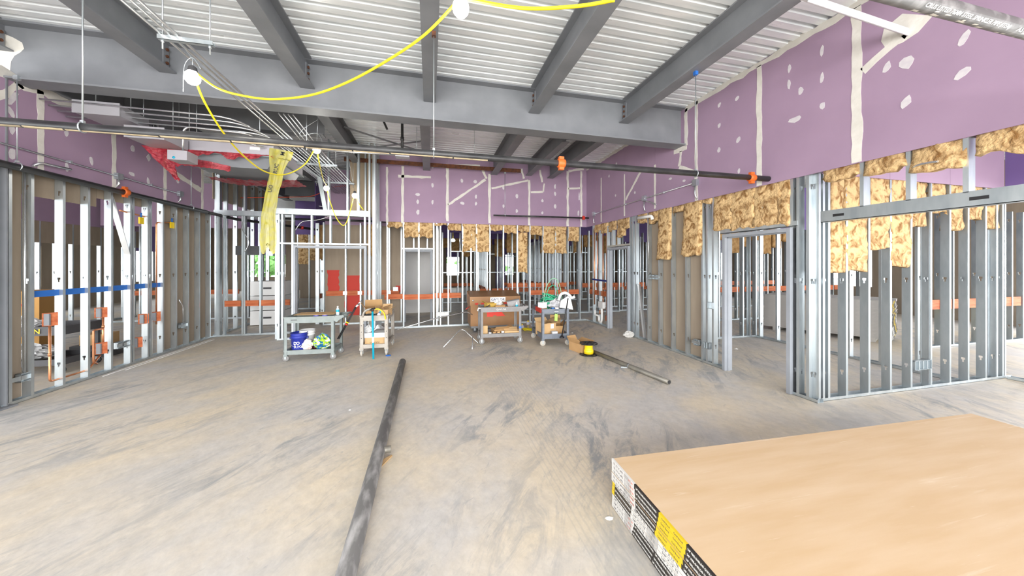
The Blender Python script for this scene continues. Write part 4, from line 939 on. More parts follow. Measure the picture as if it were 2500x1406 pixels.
# ------------------------------------------------------------------ yellow string lights
for i, y in enumerate((11.3, 11.9, 12.5)):
    tag(batt(None, -3.13, y, 1.9+.1*i, 2.92, .4, 'left', .07, 390+i, BATTD), f'brown wool batt along the back corridor wall, {ordn[i]} from the doorway', 'insulation', 'insulation along the back corridor')
LMP = [(1125, 18, 2.35), (470, 188, 2.98), (773, 365, 5.6), (797, 459, 7.6), (866, 477, 7.7)]
def lampos(u, v, zc): r = _ray(u, v); return Vector((r[0]*zc, r[1]*zc, 1.75+r[2]*zc))
LP = [lampos(*q) for q in LMP]
t = thing('string_light', 'yellow cord string of lit work lamps swagged under the ceiling', 'string light', LP[1])
def cord(pts, r): build(MB().tube(smooth_path(pts, 8), r, 8), 'cord', YELLOW, t)
L0, L1, L2, L3, L4 = LP
def pt(u, v, zc): return lampos(u, v, zc)
up = Vector((0, 0, .07))
cord([pt(1500, 0, 1.95), pt(1420, 14, 2.05), pt(1310, 21, 2.15), pt(1230, 14, 2.25), L0+up], .0105)
cord([L0+up, pt(1040, 82, 2.5), pt(950, 145, 2.65), pt(850, 200, 2.8), pt(760, 232, 2.9), pt(670, 242, 2.97), pt(600, 235, 3.0), pt(530, 215, 3.0), L1+up*.9], .0095)
cord([L1+up*.7, pt(500, 250, 3.2), pt(550, 330, 3.6), pt(600, 385, 4.1), pt(650, 420, 4.6), pt(700, 425, 5.0), pt(745, 400, 5.4), L2+up], .0095)
cord([L2+up*.8, pt(780, 400, 5.9), pt(790, 440, 7.0), L3+up], .0095)
cord([L3+up, pt(805, 490, 7.6), pt(825, 538, 7.65), pt(845, 545, 7.7), L4+up], .0095)
cord([L4+up, pt(875, 495, 7.8), pt(887, 512, 7.9)], .0085)
for i, p in enumerate(LP):
    b = MB(); b.lathe([(.012, .10), (.030, .085), (.036, .05), (.040, .045), (0, .044)], 16, p); build(b, 'lamp_holder', DARK if i else YELP, t)
    b = MB(); b.lathe([(.036, .045), (.054, .02), (.058, -.005), (.052, -.035), (.034, -.058), (.012, -.068), (0, -.069)], 20, p); build(b, 'lamp_globe', BULB, t, 'lit white globe')
    l = bpy.data.lights.new('work_lamp', 'POINT'); l.energy = 9; l.color = (1, .96, .88); l.shadow_soft_size = .06
    o = bpy.data.objects.new('work_lamp', l); COL.objects.link(o); o.location = p+Vector((0, 0, -.14))
a = Vector((-2.20, 3.66, 3.76))
build(MB().tube([a, L1+Vector((0, 0, .16)), L1+Vector((0, 0, .09))], .003, 6), 'hook_wire', GALV, t)
build(MB().tube(smooth_path([L1+Vector((.06, 0, .08)), L1+Vector((0, 0, .17)), L1+Vector((-.06, 0, .09)), L1+Vector((-.07, 0, -.14))], 6), .003, 6), 'hook_wire', GALV, t)
build(MB().tube([L2+Vector((0, 0, .08)), L2+Vector((.02, 0, .5)), (L2.x+.02, L2.y, 4.33)], .003, 6), 'hook_wire', GALV, t)
build(MB().tube(smooth_path([L2+Vector((.02, 0, .5)), L2+Vector((-.2, 0, .32)), L2+Vector((-.24, 0, .2)), L2+Vector((0, 0, .27)), L2+Vector((.1, 0, .1))], 6), .003, 6), 'hook_wire', GALV, t)
build(MB().tube([L4+Vector((0, 0, .08)), L4+Vector((-.25, 0, 1.5))], .003, 6), 'hook_wire', GALV, t)

for i, (u, v, zc, w) in enumerate(((1258, 590, 13.0, 'right'), (1106, 586, 13.6, 'left'))):
    p = lampos(u, v, zc); t = thing('work_lamp', f'small lit work lamp hanging deep behind the back wall, {w} one', 'lamp', p, 0, 'lamps in the rear rooms')
    build(MB().lathe([(.0, .05), (.05, .045), (.09, 0), (.08, -.04), (.04, -.07), (0, -.075)], 16, p), 'lamp_globe', BULB, t); build(MB().tube([p+Vector((0, 0, .05)), (p.x, p.y, DZ)], .006, 6), 'cord', YELLOW, t)
tag(build(MB().tube(smooth_path([atx(2222, 418, 4.78), atx(2236, 405, 4.70), atx(2262, 398, 4.66), atx(2290, 394, 4.64)], 6), .010, 8), 'flexible_conduit', COND), 'short grey flexible conduit whip above the right-hand header', 'conduit')
# ================================================================== things on the floor
# ---- foreground stack of taped board pairs
SX, SYB, TOP = 1.275, 2.185, .352
NB = 11; PH = (TOP-.006)/NB; ang = R(-2.2)
rows = []
def zone(k):
    s = .012*k
    if k < 5: return [(0, .29+s*.4, 'w'), (.29+s*.4, .54-s*.7, 'k'), (.54-s*.7, .76-s*.7, 'y'), (.76-s*.7, 1.218, 'k')]
    if k < 8: return [(0, .035, 'y'), (.035, .27-s*.3, 'k'), (.27-s*.3, .80-s*.3, 'w'), (.80-s*.3, 1.218, 'k')]
    return [(0, .36-s*.8, 'w'), (.36-s*.8, .78-s*.8, 'k'), (.78-s*.8, .98-s*.8, 'y'), (.98-s*.8, 1.218, 'w')]
TAPE = {'w': mat('white_end_tape', (.62, .61, .59), .5), 'k': mat('black_end_tape', (.022, .018, .016), .5), 'y': mat('yellow_end_tape', (.66, .47, .01), .5)}
INKK = mat('dark_print', (.06, .05, .05), .6); INKR = mat('red_print', (.70, .12, .05), .6); INKW = mat('white_print', (.9, .89, .85), .6); INKB = mat('barcode_print', (.30, .29, .28), .6)
ed = Vector((math.sin(ang), -math.cos(ang), 0)).normalized()        # along the short end, towards the camera
ld = Vector((math.cos(ang), math.sin(ang), 0))                       # along the long side
ed = Vector((ld.y, -ld.x, 0))
c0 = Vector((SX, SYB, 0))
pos = ['topmost', 'second from the top', 'third from the top', 'fourth from the top', 'fifth from the top', 'sixth, in the middle', 'fifth from the bottom', 'fourth from the bottom', 'third from the bottom', 'second from the bottom', 'lowest']
rnd = random.Random(3)
for k in range(NB):
    zt = TOP-k*PH; z0 = zt-PH+.0006; off = ld*rnd.uniform(-.004, .004)+ed*rnd.uniform(-.004, .004)
    o = c0+off
    t = thing('gypsum_board_pair', f'manila faced gypsum board pair in the foreground stack, {pos[k]}', 'gypsum board', (o.x, o.y, z0), 0, 'gypsum boards in the foreground stack')
    Mx = Matrix(((ld.x, ed.x, 0, o.x), (ld.y, ed.y, 0, o.y), (0, 0, 1, 0), (0, 0, 0, 1)))
    for j in (0, 1):
        b = MB(); zz = z0+j*PH/2; hh = PH/2-.0006
        b.box(.0015, 3.655, .002, 1.216, zz, zz+hh-.0012, 0, Mx); b.box(0.0015, 3.655, .002, 1.216, zz+hh-.0012, zz+hh, 1, Mx)
        build(b, 'board', [CORE, PAPER], t)
    for a, c, m in zone(k):
        b = MB(); b.box(-.0012, .0012, a, c, z0+.001, zt-.001, 0, Mx); b.box(-.001, .012, a, c, zt-.0008, zt+.0004, 0, Mx) if k == 0 else None
        tp = build(b, 'end_tape', TAPE[m], t, {'w': 'white printed end tape', 'k': 'black printed end tape', 'y': 'yellow printed end tape'}[m])
        ctr = (a+c)/2; w = c-a; zc = (z0+zt)/2; nrm = -ld
        def put(s, d, m_, wd, sz=.013, fl_=1):
            p = o+ed*d-ld*.0016; xx = ed*fl_; text(s, sz, frame((p.x, p.y, zc), xx, (0, 0, 1)) if fl_ > 0 else frame((p.x, p.y, zc), -ed, (0, 0, -1)), m_, tp, width=wd)
        fl_ = 1 if not (m == 'w' and a == 0 and k < 5) else -1
        def bars(d0, d1):
            bb = MB(); q = d0; r2 = random.Random(k*7+int(d0*100))
            while q < d1:
                e = q+r2.uniform(.0015, .006); bb.box(-.0018, -.0010, q, e, z0+.003, zt-.003, 0, Mx); q = e+r2.uniform(.0015, .005)
            build(bb, 'barcode', INKB, tp, kind='stuff')
        if m == 'w':
            if w > .2: put('5/8" X 12\' TE', a+.09, INKK, .125, .019, fl_); bars(a+.17, a+.25)
            if w > .3: put('5/8" X 12\' TE', a+w*.72, INKK, .13, .019)
            if w > .4: bars(a+w*.40, a+w*.52)
            elif w > .2: put('KEEP DRY', a+w-.04, INKR, .05, .017)
        elif m == 'k' and w > .15:
            n = max(1, int(w/.21))
            for q in range(n): put('5/8" FIRE-SHIELD\u00ae GYPSUM BOARD', a+w*(q+.5)/n, INKW, min(.21, w/n-.015), .016)
        elif m == 'y' and w > .1:
            put('Gold Bond', a+w*.27, INKK, .07, .016); put('Gold Bond', a+w*.73, INKK, .07, .016)
# ---- grey board stack in the right-hand room
gx = Vector((8.80, 7.25, 0)); gd = (Vector((9.75, 5.20, 0))-gx).normalized(); gn = Vector((-gd.y, gd.x, 0))
Mg = Matrix(((gd.x, gn.x, 0, gx.x), (gd.y, gn.y, 0, gx.y), (0, 0, 1, 0), (0, 0, 0, 1))); rnd = random.Random(8)
NG = 27
for k in range(NG):
    z0 = .09+k*.0315; e = rnd.uniform(-.012, .012); Mk = Mg@Matrix.Translation((e, rnd.uniform(-.006, .006), 0))
    t = thing('gypsum_board_pair', f'grey gypsum board pair stacked in the right-hand room, {ordn[k]} from the floor', 'gypsum board', Mk@Vector((0, 0, z0)), 0, 'gypsum boards in the right-hand room')
    b = MB(); b.box(0, 2.32, 0, 1.2, z0, z0+.0275, 0, Mk); b.box(.01, 2.31, .01, 1.19, z0+.0275, z0+.031, 0, Mk); build(b, 'board', GREYBD, t)
    cs = ['w', 'k', 'y', 'k', 'w']; sh = (k//9)
    for j in range(4):
        a = j*.30+(.02*(k % 9) if j else 0); c = (j+1)*.30+(.02*(k % 9) if j < 3 else 0)
        b = MB(); b.box(2.319, 2.3225, a, min(c, 1.2), z0+.001, z0+.0265, 0, Mk); build(b, 'end_tape', TAPE[cs[(j+sh) % 5]], t)
for i, d in enumerate((.25, 1.1, 2.0)):
    b = MB(); b.box(d-.06, d+.06, .02, 1.15, .002, .088, 0, Mg); tag(build(b, 'spacer_block', GREYBD), f'grey spacer block under the grey board stack, {["far", "middle", "near"][i]} one', 'spacer', 'spacers under the grey board stack')

# ---- pipes on the floor
t = thing('floor_pipe', 'long scuffed grey steel pipe lying down the middle of the floor', 'pipe', (-.46, 3.5, 0)); r = .055
p0, p1 = Vector((-.465, 6.13, r+.002)), Vector((-.44, .9, r+.002))
b = MB(); b.tube([p0, p1], r, 20); build(b, 'pipe', GREYP, t)
b = MB(); b.lathe([(r*.99, 0), (r*.8, .001), (r*.8, -.3)], 20, p0+Vector((0, .001, 0)), 'y'); build(b, 'pipe_mouth', BLACKP, t)
q = fl(940, 1098, .06); b = MB(); b.tube([(q.x-.09, q.y, .057), (q.x+.05, q.y+.01, .057)], .03, 14); build(b, 'branch_stub', PIPEG, t)
q = fl(925, 1125, .0); b = MB(); b.prism([(q.x+.0, q.y-.03), (q.x+.10, q.y+.06), (q.x+.11, q.y+.04), (q.x+.02, q.y-.14)], .006, Matrix.Translation((0, 0, .003))); tag(build(b, 'scrap_card', CARDL), 'torn tan cardboard scrap beside the floor pipe stub', 'scrap')
t = thing('floor_pipe', 'galvanised pipe lying on the floor behind the yellow cable reel', 'pipe', (3.2, 5.1, 0)); r = .038
p0, p1 = Vector((3.10, 6.05, r+.002)), Vector((3.37, 4.20, r+.002))
build(MB().tube([p0, p1], r, 18), 'pipe', PIPEG, t); d = (p1-p0).normalized()
b = MB(); b.tube([p1-d*.02, p1+d*.004], r*.72, 16); build(b, 'pipe_mouth', BLACKP, t); b = MB(); b.tube([p0+d*1.02, p0+d*1.05], r*1.03, 18); build(b, 'joint_ring', STEELD, t)
tag(build(MB().beam((3.14, 5.1, .01), (3.24, 5.05, .012), .03, .018), 'metal_scrap', GALV), 'small bright metal fitting lying beside the floor pipe', 'scrap')
# bent conduits
def floor_conduit(label, pts, r=.012, rad=.15): tag(build(MB().tube(bent(pts, rad, 8), r, 10), 'bent_conduit', COND), label, 'conduit')
a, m_, c = fl(1082, 848, .013), aty(1128, 800, 7.75), fl(1168, 838, .013)
floor_conduit('bent steel conduit standing like a tent on the floor before the tool chest', [a, m_, c], .013, .16)
floor_conduit('short leg of dark conduit on the floor by the grey cart', [fl(1154, 823, .2)+Vector((0, 0, 0)), fl(1153, 853, .012)], .011)
floor_conduit('long steel conduit leaning from the beige cart to the tool chest', [aty(966, 806, 7.6), aty(1060, 778, 8.0), aty(1140, 761, 8.35), aty(1153, 768, 8.45)], .012, .08)

# ---- utility carts
def caster(t, x, y, r, m, ax='y', hub=GALV):
    b = MB(); b.lathe([(0, -.017), (r*.6, -.017), (r*.93, -.015), (r, -.008), (r, .008), (r*.93, .015), (r*.6, .017), (0, .017)], 22, (x, y, r+.001), ax); w = build(b, 'wheel', m, t)
    b = MB(); b.lathe([(0, -.022), (r*.28, -.022), (r*.28, .022), (0, .022)], 12, (x, y, r+.001), ax); build(b, 'hub', hub, w)
    b = MB()
    for s in (-1, 1): b.box(x-.014, x+.014, y+s*.024-.003, y+s*.024+.003, r*.8, r*2.05) if ax == 'y' else b.box(x+s*.024-.003, x+s*.024+.003, y-.014, y+.014, r*.8, r*2.05)
    b.box(x-.03, x+.03, y-.028, y+.028, r*2.05, r*2.05+.012); build(b, 'fork', hub, t)
def tray(t, x0, x1, y0, y1, z0, z1, m, name, wall=.022, floor=None, ribs=0):
    b = MB(); fz = floor or z0+.02
    b.box(x0, x1, y0, y0+wall, z0, z1); b.box(x0, x1, y1-wall, y1, z0, z1); b.box(x0, x0+wall, y0+wall, y1-wall, z0, z1); b.box(x1-wall, x1, y0+wall, y1-wall, z0, z1); b.box(x0+wall, x1-wall, y0+wall, y1-wall, z0+.008, fz)
    b.box(x0-.008, x1+.008, y0-.008, y0, z1-.018, z1); b.box(x0-.008, x1+.008, y1, y1+.008, z1-.018, z1); b.box(x0-.008, x0, y0, y1, z1-.018, z1); b.box(x1, x1+.008, y0, y1, z1-.018, z1)
    for k in range(ribs):
        xx = x0+(x1-x0)*(k+1)/(ribs+1); b.box(xx-.004, xx+.004, y0-.004, y0, z0, z1-.018)
    return build(b, name, m, t)
def cart(label, loc, rz, L, D, m, zl=(.12, .215), zu=(.70, .82), r=.06, wm=WHEEL, leg=.055, ribs=0, arch=None, holes=False, cax='y'):
    """length L along local x, depth D along local y; the front is the -y side"""
    t = thing('utility_cart', label, 'cart', loc, rz, None, local=True)
    x0, x1, y0, y1 = -L/2, L/2, 0, D
    tray(t, x0, x1, y0, y1, zl[0]+.02, zl[1], m, 'lower_shelf', ribs=ribs); tray(t, x0, x1, y0, y1, zu[0], zu[1], m, 'upper_shelf', floor=zu[0]+.05)
    for sx in (0, 1):
        for sy in (0, 1):
            b = MB(); xa = x0-.006 if sx == 0 else x1-leg+.006; ya = y0-.006 if sy == 0 else y1-leg+.006
            b.box(xa, xa+leg, ya, ya+.012, zl[0], zu[0]+.03) if sy == 0 else b.box(xa, xa+leg, ya+leg-.012, ya+leg, zl[0], zu[0]+.03)
            b.box(xa, xa+.012, ya, ya+leg, zl[0], zu[0]+.03) if sx == 0 else b.box(xa+leg-.012, xa+leg, ya, ya+leg, zl[0], zu[0]+.03)
            b.box(xa-.004, xa+leg+.004, ya-.004, ya+leg+.004, zl[0]-.012, zl[0]+.03)
            lo = build(b, 'leg', m, t)
            if holes:
                for k in range(3):
                    for (ax_, c_) in ((0, 0),):
                        h = MB(); zc = zl[1]+.12+.12*k; yy = ya-.001 if sy == 0 else ya+leg+.001
                        h.lathe([(0, 0), (.008, 0), (.008, -.003), (0, -.003)], 10, (xa+leg/2, yy, zc), 'y'); build(h, 'leg_hole', DARK, lo)
            caster(t, (xa+leg/2), (ya+leg/2)+(.0), r, wm, cax)
    if arch == 'left' or arch == 'right':          # moulded push handle sloping up beyond one end
        s = 1 if arch == 'right' else -1; xe = x1 if s > 0 else x0
        b = MB()
        for ya in (y0+.0, y1-.05):
            Mx = frame((0, ya+.05, 0), (1, 0, 0), (0, 0, 1)); b.prism([(xe, zu[0]+.02), (xe+s*.05, zu[0]+.0), (xe+s*.075, zu[0]+.03), (xe+s*.17, zu[1]-.02), (xe+s*.165, zu[1]+.012), (xe, zu[1])] if s > 0 else [(xe, zu[1]), (xe+s*.165, zu[1]+.012), (xe+s*.17, zu[1]-.02), (xe+s*.075, zu[0]+.03), (xe+s*.05, zu[0]), (xe, zu[0]+.02)], .05, Mx)
        b.tube([(xe+s*.155, y0+.04, zu[1]-.005), (xe+s*.155, y1-.04, zu[1]-.005)], .018, 12); build(b, 'push_handle', m, t)
    if arch == 'loop':
        b = MB(); pts = bent([(x0+.05, y0-.01, zu[1]-.02), (x0+.07, y0-.03, zu[1]+.07), (x0+.14, y0-.05, zu[1]+.13), (x1-.14, y0-.05, zu[1]+.13), (x1-.07, y0-.03, zu[1]+.07), (x1-.04, y0-.01, zu[1]-.04)], .07, 5); b.tube(pts, .016, 12); build(b, 'push_handle', m, t)
    return t
K1 = cart('pale grey two-shelf utility cart with a cardboard sheet on top, at the left', (-2.13, 6.80, 0), R(-3), .83, .50, CARTG, zl=(.10, .20), zu=(.685, .80), r=.055, arch='right')
K2 = cart('beige utility cart with a looped handle holding cardboard boxes', (-1.04, 6.86, 0), R(-2), .50, .86, BEIGE, zl=(.13, .225), zu=(.67, .77), r=.055, wm=BEIGEW, arch='loop', holes=True, leg=.065, cax='x')
K3 = cart('mid grey utility cart with a stencilled word, before the brown tool chest', (1.52, 7.24, 0), R(-2), .90, .52, CARTM, zl=(.13, .23), zu=(.70, .81), r=.062, arch='right')
K4 = cart('blue grey utility cart carrying a green hose coil, at the right', (2.62, 6.80, 0), R(-3), .60, .86, CARTB, zl=(.13, .255), zu=(.70, .79), r=.062, wm=BEIGEW, ribs=4)
text('GAYLOR', .055, frame((-.0, -.009, .755), (1, 0, 0), (0, 0, 1)), mat('faded_stencil', (.62, .60, .58), .7), K3)
build(MB().box(-.30, -.20, -.0095, -.0085, .74, .752), 'maker_plate', DARK, K1)
b = MB(); b.box(-.316, -.30, .05, .5, .70, .80); build(b, 'red_tape', REDPAINT, K4)
b = MB(); b.prism([(-.01, .54), (.055, .53), (.06, .68), (.0, .685)], .004, frame((-.02, -.015, 0), (1, 0, 0), (0, 0, 1))); build(b, 'tag', LIME, K4, 'lime green paper tag')
b = MB(); b.beam((-.03, -.018, .73), (.06, -.018, .73), .002, .012); build(b, 'tie', WHITE, K4)
b = MB(); b.box(.40, .452, -.008, -.007, .33, .37); build(b, 'blue_tape_patch', BLUE, K3)

def on(cartobj, x, y, z):
    c, s = math.cos(cartobj.rotation_euler.z), math.sin(cartobj.rotation_euler.z); L = cartobj.location
    return Vector((L.x+c*x-s*y, L.y+s*x+c*y, z))
def card_box(label, p, sx, sy, sz, rz=0.0, m=CARD, flaps=(), group=None, lab=None, name='cardboard_box', tilt=0.0, tape=None):
    """open or closed carton with wall thickness, flaps tilted outwards and a label"""
    t = thing(name, label, 'box', p, rz, group, local=True)
    if tilt: t.rotation_euler = (tilt, 0, rz)
    b = MB(); w = .004; x, y = sx/2, sy/2
    b.box(-x, x, -y, -y+w, 0, sz); b.box(-x, x, y-w, y, 0, sz); b.box(-x, -x+w, -y+w, y-w, 0, sz); b.box(x-w, x, -y+w, y-w, 0, sz); b.box(-x+w, x-w, -y+w, y-w, 0, w)
    if not flaps: b.box(-x+w, x-w, -y+w, y-w, sz-w, sz-.0005); b.box(-x, x, -.0015, .0015, sz-.0005, sz+.0006)
    build(b, 'carton', m, t)
    for (side, ln, a) in flaps:
        c, s = math.cos(a)*ln, math.sin(a)*ln; f = MB()
        if side == 'front': q = [(-x, -y, sz), (x, -y, sz), (x*.96, -y-c, sz+s), (-x*.96, -y-c, sz+s)]
        elif side == 'back': q = [(-x, y, sz), (x, y, sz), (x*.96, y+c, sz+s), (-x*.96, y+c, sz+s)]
        elif side == 'left': q = [(-x, -y, sz), (-x, y, sz), (-x-c, y*.96, sz+s), (-x-c, -y*.96, sz+s)]
        else: q = [(x, -y, sz), (x, y, sz), (x+c, y*.96, sz+s), (x+c, -y*.96, sz+s)]
        q = [Vector(v) for v in q]; n = (q[1]-q[0]).cross(q[3]-q[0]).normalized()*.0035
        f.add(q+[v+n for v in q], [(0, 3, 2, 1), (4, 5, 6, 7), (0, 1, 5, 4), (1, 2, 6, 5), (2, 3, 7, 6), (3, 0, 4, 7)]); build(f, 'flap', m, t)
    if lab: build(MB().box(lab[0], lab[1], -y-.001, -y, lab[2], lab[3]), 'paper_label', lab[4] if len(lab) > 4 else PAPERW, t)
    return t
def tape_roll(label, p, r=.05, h=.045, m=PURPLEP, core=CARDL, group=None, rz=0.0):
    t = thing('tape_roll', label, 'tape roll', p, rz, group, local=True)
    b = MB(); b.lathe([(r*.7, 0), (r, 0), (r, h), (r*.7, h), (r*.7, 0)], 24); build(b, 'tape', m, t)
    b = MB(); b.lathe([(r*.64, .001), (r*.7, .001), (r*.7, h-.001), (r*.64, h-.001), (r*.64, .001)], 24); build(b, 'core', core, t)
    return t
def bottle(label, p, r=.03, h=.2, m=GLASS, cap=BLUE, lab=None):
    t = thing('bottle', label, 'bottle', p, 0, None, local=True)
    b = MB(); b.lathe([(0, 0), (r*.9, 0), (r, .01), (r, h*.35), (r*.93, h*.4), (r, h*.45), (r, h*.65), (r*.45, h*.85), (r*.4, h*.9), (0, h*.9)], 18); build(b, 'bottle_body', m, t)
    b = MB(); b.lathe([(0, h*.9), (r*.48, h*.9), (r*.48, h), (0, h)], 14); build(b, 'cap', cap, t)
    if lab: b = MB(); b.lathe([(r*1.02, h*.36), (r*1.02, h*.62)], 18); build(b, 'paper_label', lab, t)
    return t
def crumple(label, p, sx, sy, sz, m, seed, name='plastic_bag', cat='bag', m2=None, m3=None, rag=.25, tie=False):
    """a crumpled soft bag: a lumpy rounded heap with a pinched top"""
    b = MB(); nu, nv = 40, 24; so = Vector((seed*2.3, seed*5.1, seed)); vs = []
    for j in range(nv+1):
        ph = j/nv
        for i in range(nu):
            a = 2*math.pi*i/nu; prof = math.sin(math.pi*min(1, ph*.92+.08))**.55; d = Vector((math.cos(a), math.sin(a), ph*2))
            k = prof*(1+rag*1.3*noise.noise(d*1.9+so)+rag*.9*(abs(noise.noise(d*4.2+so))*2-.6)+rag*.5*noise.noise(d*11+so))
            z = sz*(ph**.9)*(1+.30*noise.noise(d*2.6+so)*ph+.10*noise.noise(d*9+so))
            vs.append((sx/2*math.cos(a)*k, sy/2*math.sin(a)*k, max(0, z)))
    fs = [(j*nu+i, j*nu+(i+1) % nu, (j+1)*nu+(i+1) % nu, (j+1)*nu+i) for j in range(nv) for i in range(nu)]
    t = thing(name, label, cat, p, 0, None, local=True)
    b.add(vs, fs, 0, False); b.f.append(tuple(range(nu))); b.m.append(0); b.smooth.append(False)
    ms = [m]+[x for x in (m2, m3) if x]
    if m2:
        for q in range(len(b.m)-1):
            c = Vector(b.v[b.f[q][0]]); n_ = noise.noise(Vector((c.x*15+c.z*6, c.y*15, c.z*19))+so)
            b.m[q] = 1 if n_ > .08 else (2 if (m3 and n_ < -.25) else 0)
    build(b, 'bag_body', ms, t)
    if tie: build(MB().tube([(0, 0, sz*.86), (.01, 0, sz*.95), (.05, .01, sz*.98)], .012, 8), 'bag_neck', m, t)
    return t
# cart 1 load
t = thing('cardboard_sheet', 'flat tan cardboard sheet lying across the pale grey cart', 'cardboard', on(K1, 0.02, .30, .802), R(-3), None, local=True)
b = MB(); b.box(-.36, .34, -.10, .24, 0, .006); build(b, 'sheet', CARDL, t)
for i, (x, y, m, l) in enumerate(((.09, .07, PURPLEP, 'purple tape roll on the pale grey cart, left one'), (.235, .075, PURPLEP, 'purple tape roll on the pale grey cart, right one'), (-.14, .07, BLUE, 'blue tape roll low in the pale grey cart tray'))):
    tape_roll(l, on(K1, x, y, .737 if i == 2 else .772), .045, .04, m, WHITE); 
for i, (x, w, m, l) in enumerate(((-.02, .14, TEAL, 'teal and white packet in the pale grey cart tray'), (.34, .05, TEAL, 'small teal box at the right of the pale grey cart tray'), (.29, .07, CARD, 'small brown box between the tape rolls and the teal box'))):
    card_box(l, on(K1, x, .06+.02*i, .737), w, .05, .05 if i else .045, R(-3), m, name='small_box', lab=(-w/2+.005, 0, .005, .04) if i == 0 else None)
for i, x in enumerate((.09, .235)):
    card_box(f'clear tray box under the {["left", "right"][i]} purple tape roll', on(K1, x, .075, .737), .10, .07, .034, R(-3), WHITE, name='small_box')
bottle('clear water bottle with a blue label standing on the pale grey cart', on(K1, .43, .16, .79), .03, .17, GLASS, WHITE, TEAL)
def bucket(label, p, r, h, m, bail=True, rim=1):
    t = thing('bucket', label, 'bucket', p, 0, None, local=True)
    b = MB(); pr_ = [(0, 0), (r*.86, 0), (r*.87, .005), (r*.97, h*.72), (r*1.05, h*.73), (r*1.05, h*.76), (r*.98, h*.77), (r*.99, h*.85), (r*1.06, h*.86), (r*1.06, h*.89), (r*1.0, h*.90), (r*1.02, h*.985), (r*1.06, h*.985), (r*1.06, h), (r*.96, h), (r*.84, .02), (0, .02)]
    b.lathe(pr_, 32); build(b, 'bucket_body', m, t)
    if bail:
        pts = [(r*1.05*math.cos(a), -r*1.06*math.sin(a), h*.72-.45*h*math.sin(a)) for a in [math.pi*k/14 for k in range(15)]]
        b = MB(); b.tube(pts, .003, 6); build(b, 'bail', GALV, t)
        for s in (-1, 1): build(MB().box(s*r*1.03-.012, s*r*1.03+.012, -.02, .02, h*.66, h*.76), 'bail_ear', m, t)
    return t
zf = .162
B1 = bucket('blue plastic bucket with white lettering on the lower shelf of the pale grey cart', on(K1, -.235, .17, zf), .135, .33, BUCKET)
for s, z, w in (('DO', .150, .105), ('RIGHT', .085, .15)):
    for i, ch in enumerate(s):
        a = -math.pi/2-.12+(i-.5*(2-1))*.36+.12; rr = .135*(.87+.13*z/.24)+.002; nx, ny = math.cos(a), math.sin(a)
        text(ch, .072, frame((rr*nx, rr*ny, z), (-ny, nx, 0), (0, 0, 1)), INKW, B1)
bucket('white plastic bucket behind the blue bucket', on(K1, -.17, .36, zf), .13, .34, WHITE, False)
crumple('pink and white folded paper bag beside the blue bucket', on(K1, -.07, .10, zf), .17, .13, .19, mat('pale_pink_bag', (.72, .55, .50), .7), 4, m2=WHITE)
crumple('crumpled green and blue plastic bag on the lower shelf of the pale grey cart', on(K1, .16, .16, zf), .30, .24, .27, mat('green_bag', (.35, .56, .03), .3), 9, m2=mat('blue_bag', (.015, .14, .32), .3), m3=WHITE)
tag(build(MB().lathe([(0, 0), (.04, .005), (.05, .03), (.045, .06), (0, .065)], 14, on(K1, .02, .22, zf)), 'dark_red_pouch', mat('dark_red', (.10, .012, .008), .5)), 'small dark red bundle between the bags on the pale grey cart', 'bundle')
# pole tool leaning over cart 1
t = thing('pole_tool', 'black pole tool with yellow and red bands leaning over the pale grey cart handle', 'tool', on(K1, .45, .22, .3))
pa, pb = Vector((-1.71, 7.05, .32)), Vector((-1.36, 7.0, .98)); d = pb-pa
for o_ in (-.012, .012): build(MB().tube([pa+Vector((o_, 0, 0)), pa+d*.97+Vector((o_, 0, 0))], .010, 8), 'pole', BLACK, t)
build(MB().tube([pa+d*.46, pa+d*.49], .028, 10), 'band', YELP, t, 'yellow band'); build(MB().tube([pa+d*.40, pa+d*.44], .026, 10), 'band', REDC, t, 'red band')
for k in range(4): build(MB().tube([pa+d*(.93+.045*k)+Vector((.01*k, 0, 0)), pa+d*(.955+.045*k)+Vector((.03+.01*k, 0, .02))], .018-.002*k, 10), 'socket_head', WHITE if k % 2 == 0 else DARK, t)
# cart 2 load
card_box('open brown cardboard box tipped on the left of the beige cart', on(K2, -.07, .42, .775), .34, .34, .10, R(12), CARD, flaps=(('front', .14, .15), ('left', .16, .9), ('right', .14, .35), ('back', .16, 1.0)))
card_box('cardboard box with a blue edge at the right of the beige cart', on(K2, .15, .30, .73), .20, .26, .125, R(-12), CARDL, flaps=(('right', .10, .5), ('left', .08, .9), ('back', .1, .9)), lab=(-.06, -.035, .05, .11, TEAL))
bottle('white jar with a purple lid in the beige cart tray', on(K2, .07, .12, .725), .034, .085, WHITE, PURPLEP)
tape_roll('white roll in the front corner of the beige cart tray', on(K2, .17, .15, .722), .04, .04, WHITE, CARDL)
for i in range(4):
    b = MB().tube(smooth_path([on(K2, -.2+.05*i, .10, .735), on(K2, -.14+.05*i, .2, .78), on(K2, -.04+.04*i, .32, .75), on(K2, -.12+.06*i, .5, .74)], 6), .006, 6); tag(build(b, 'wire_bundle', [GALVD, DARK, WHITE, DARK][i]), f'{["steel", "thin black", "white", "thick black"][i]} wire in the beige cart tray', 'wire')
tag(build(MB().tube(smooth_path([on(K2, -.20, .05, .73), on(K2, -.16, .0, .84), on(K2, -.06, -.03, .895), on(K2, .0, -.035, .90)], 6), .010, 8), 'cable', COND), 'bent grey cable looped over the beige cart handle', 'cable')
tag(build(MB().tube(smooth_path([on(K2, .03, -.06, .90), on(K2, .11, -.07, .895), on(K2, .19, -.06, .82), on(K2, .215, -.035, .70)], 6), .013, 8), 'cable', YELP), 'short yellow cable looped down the beige cart handle', 'cable')
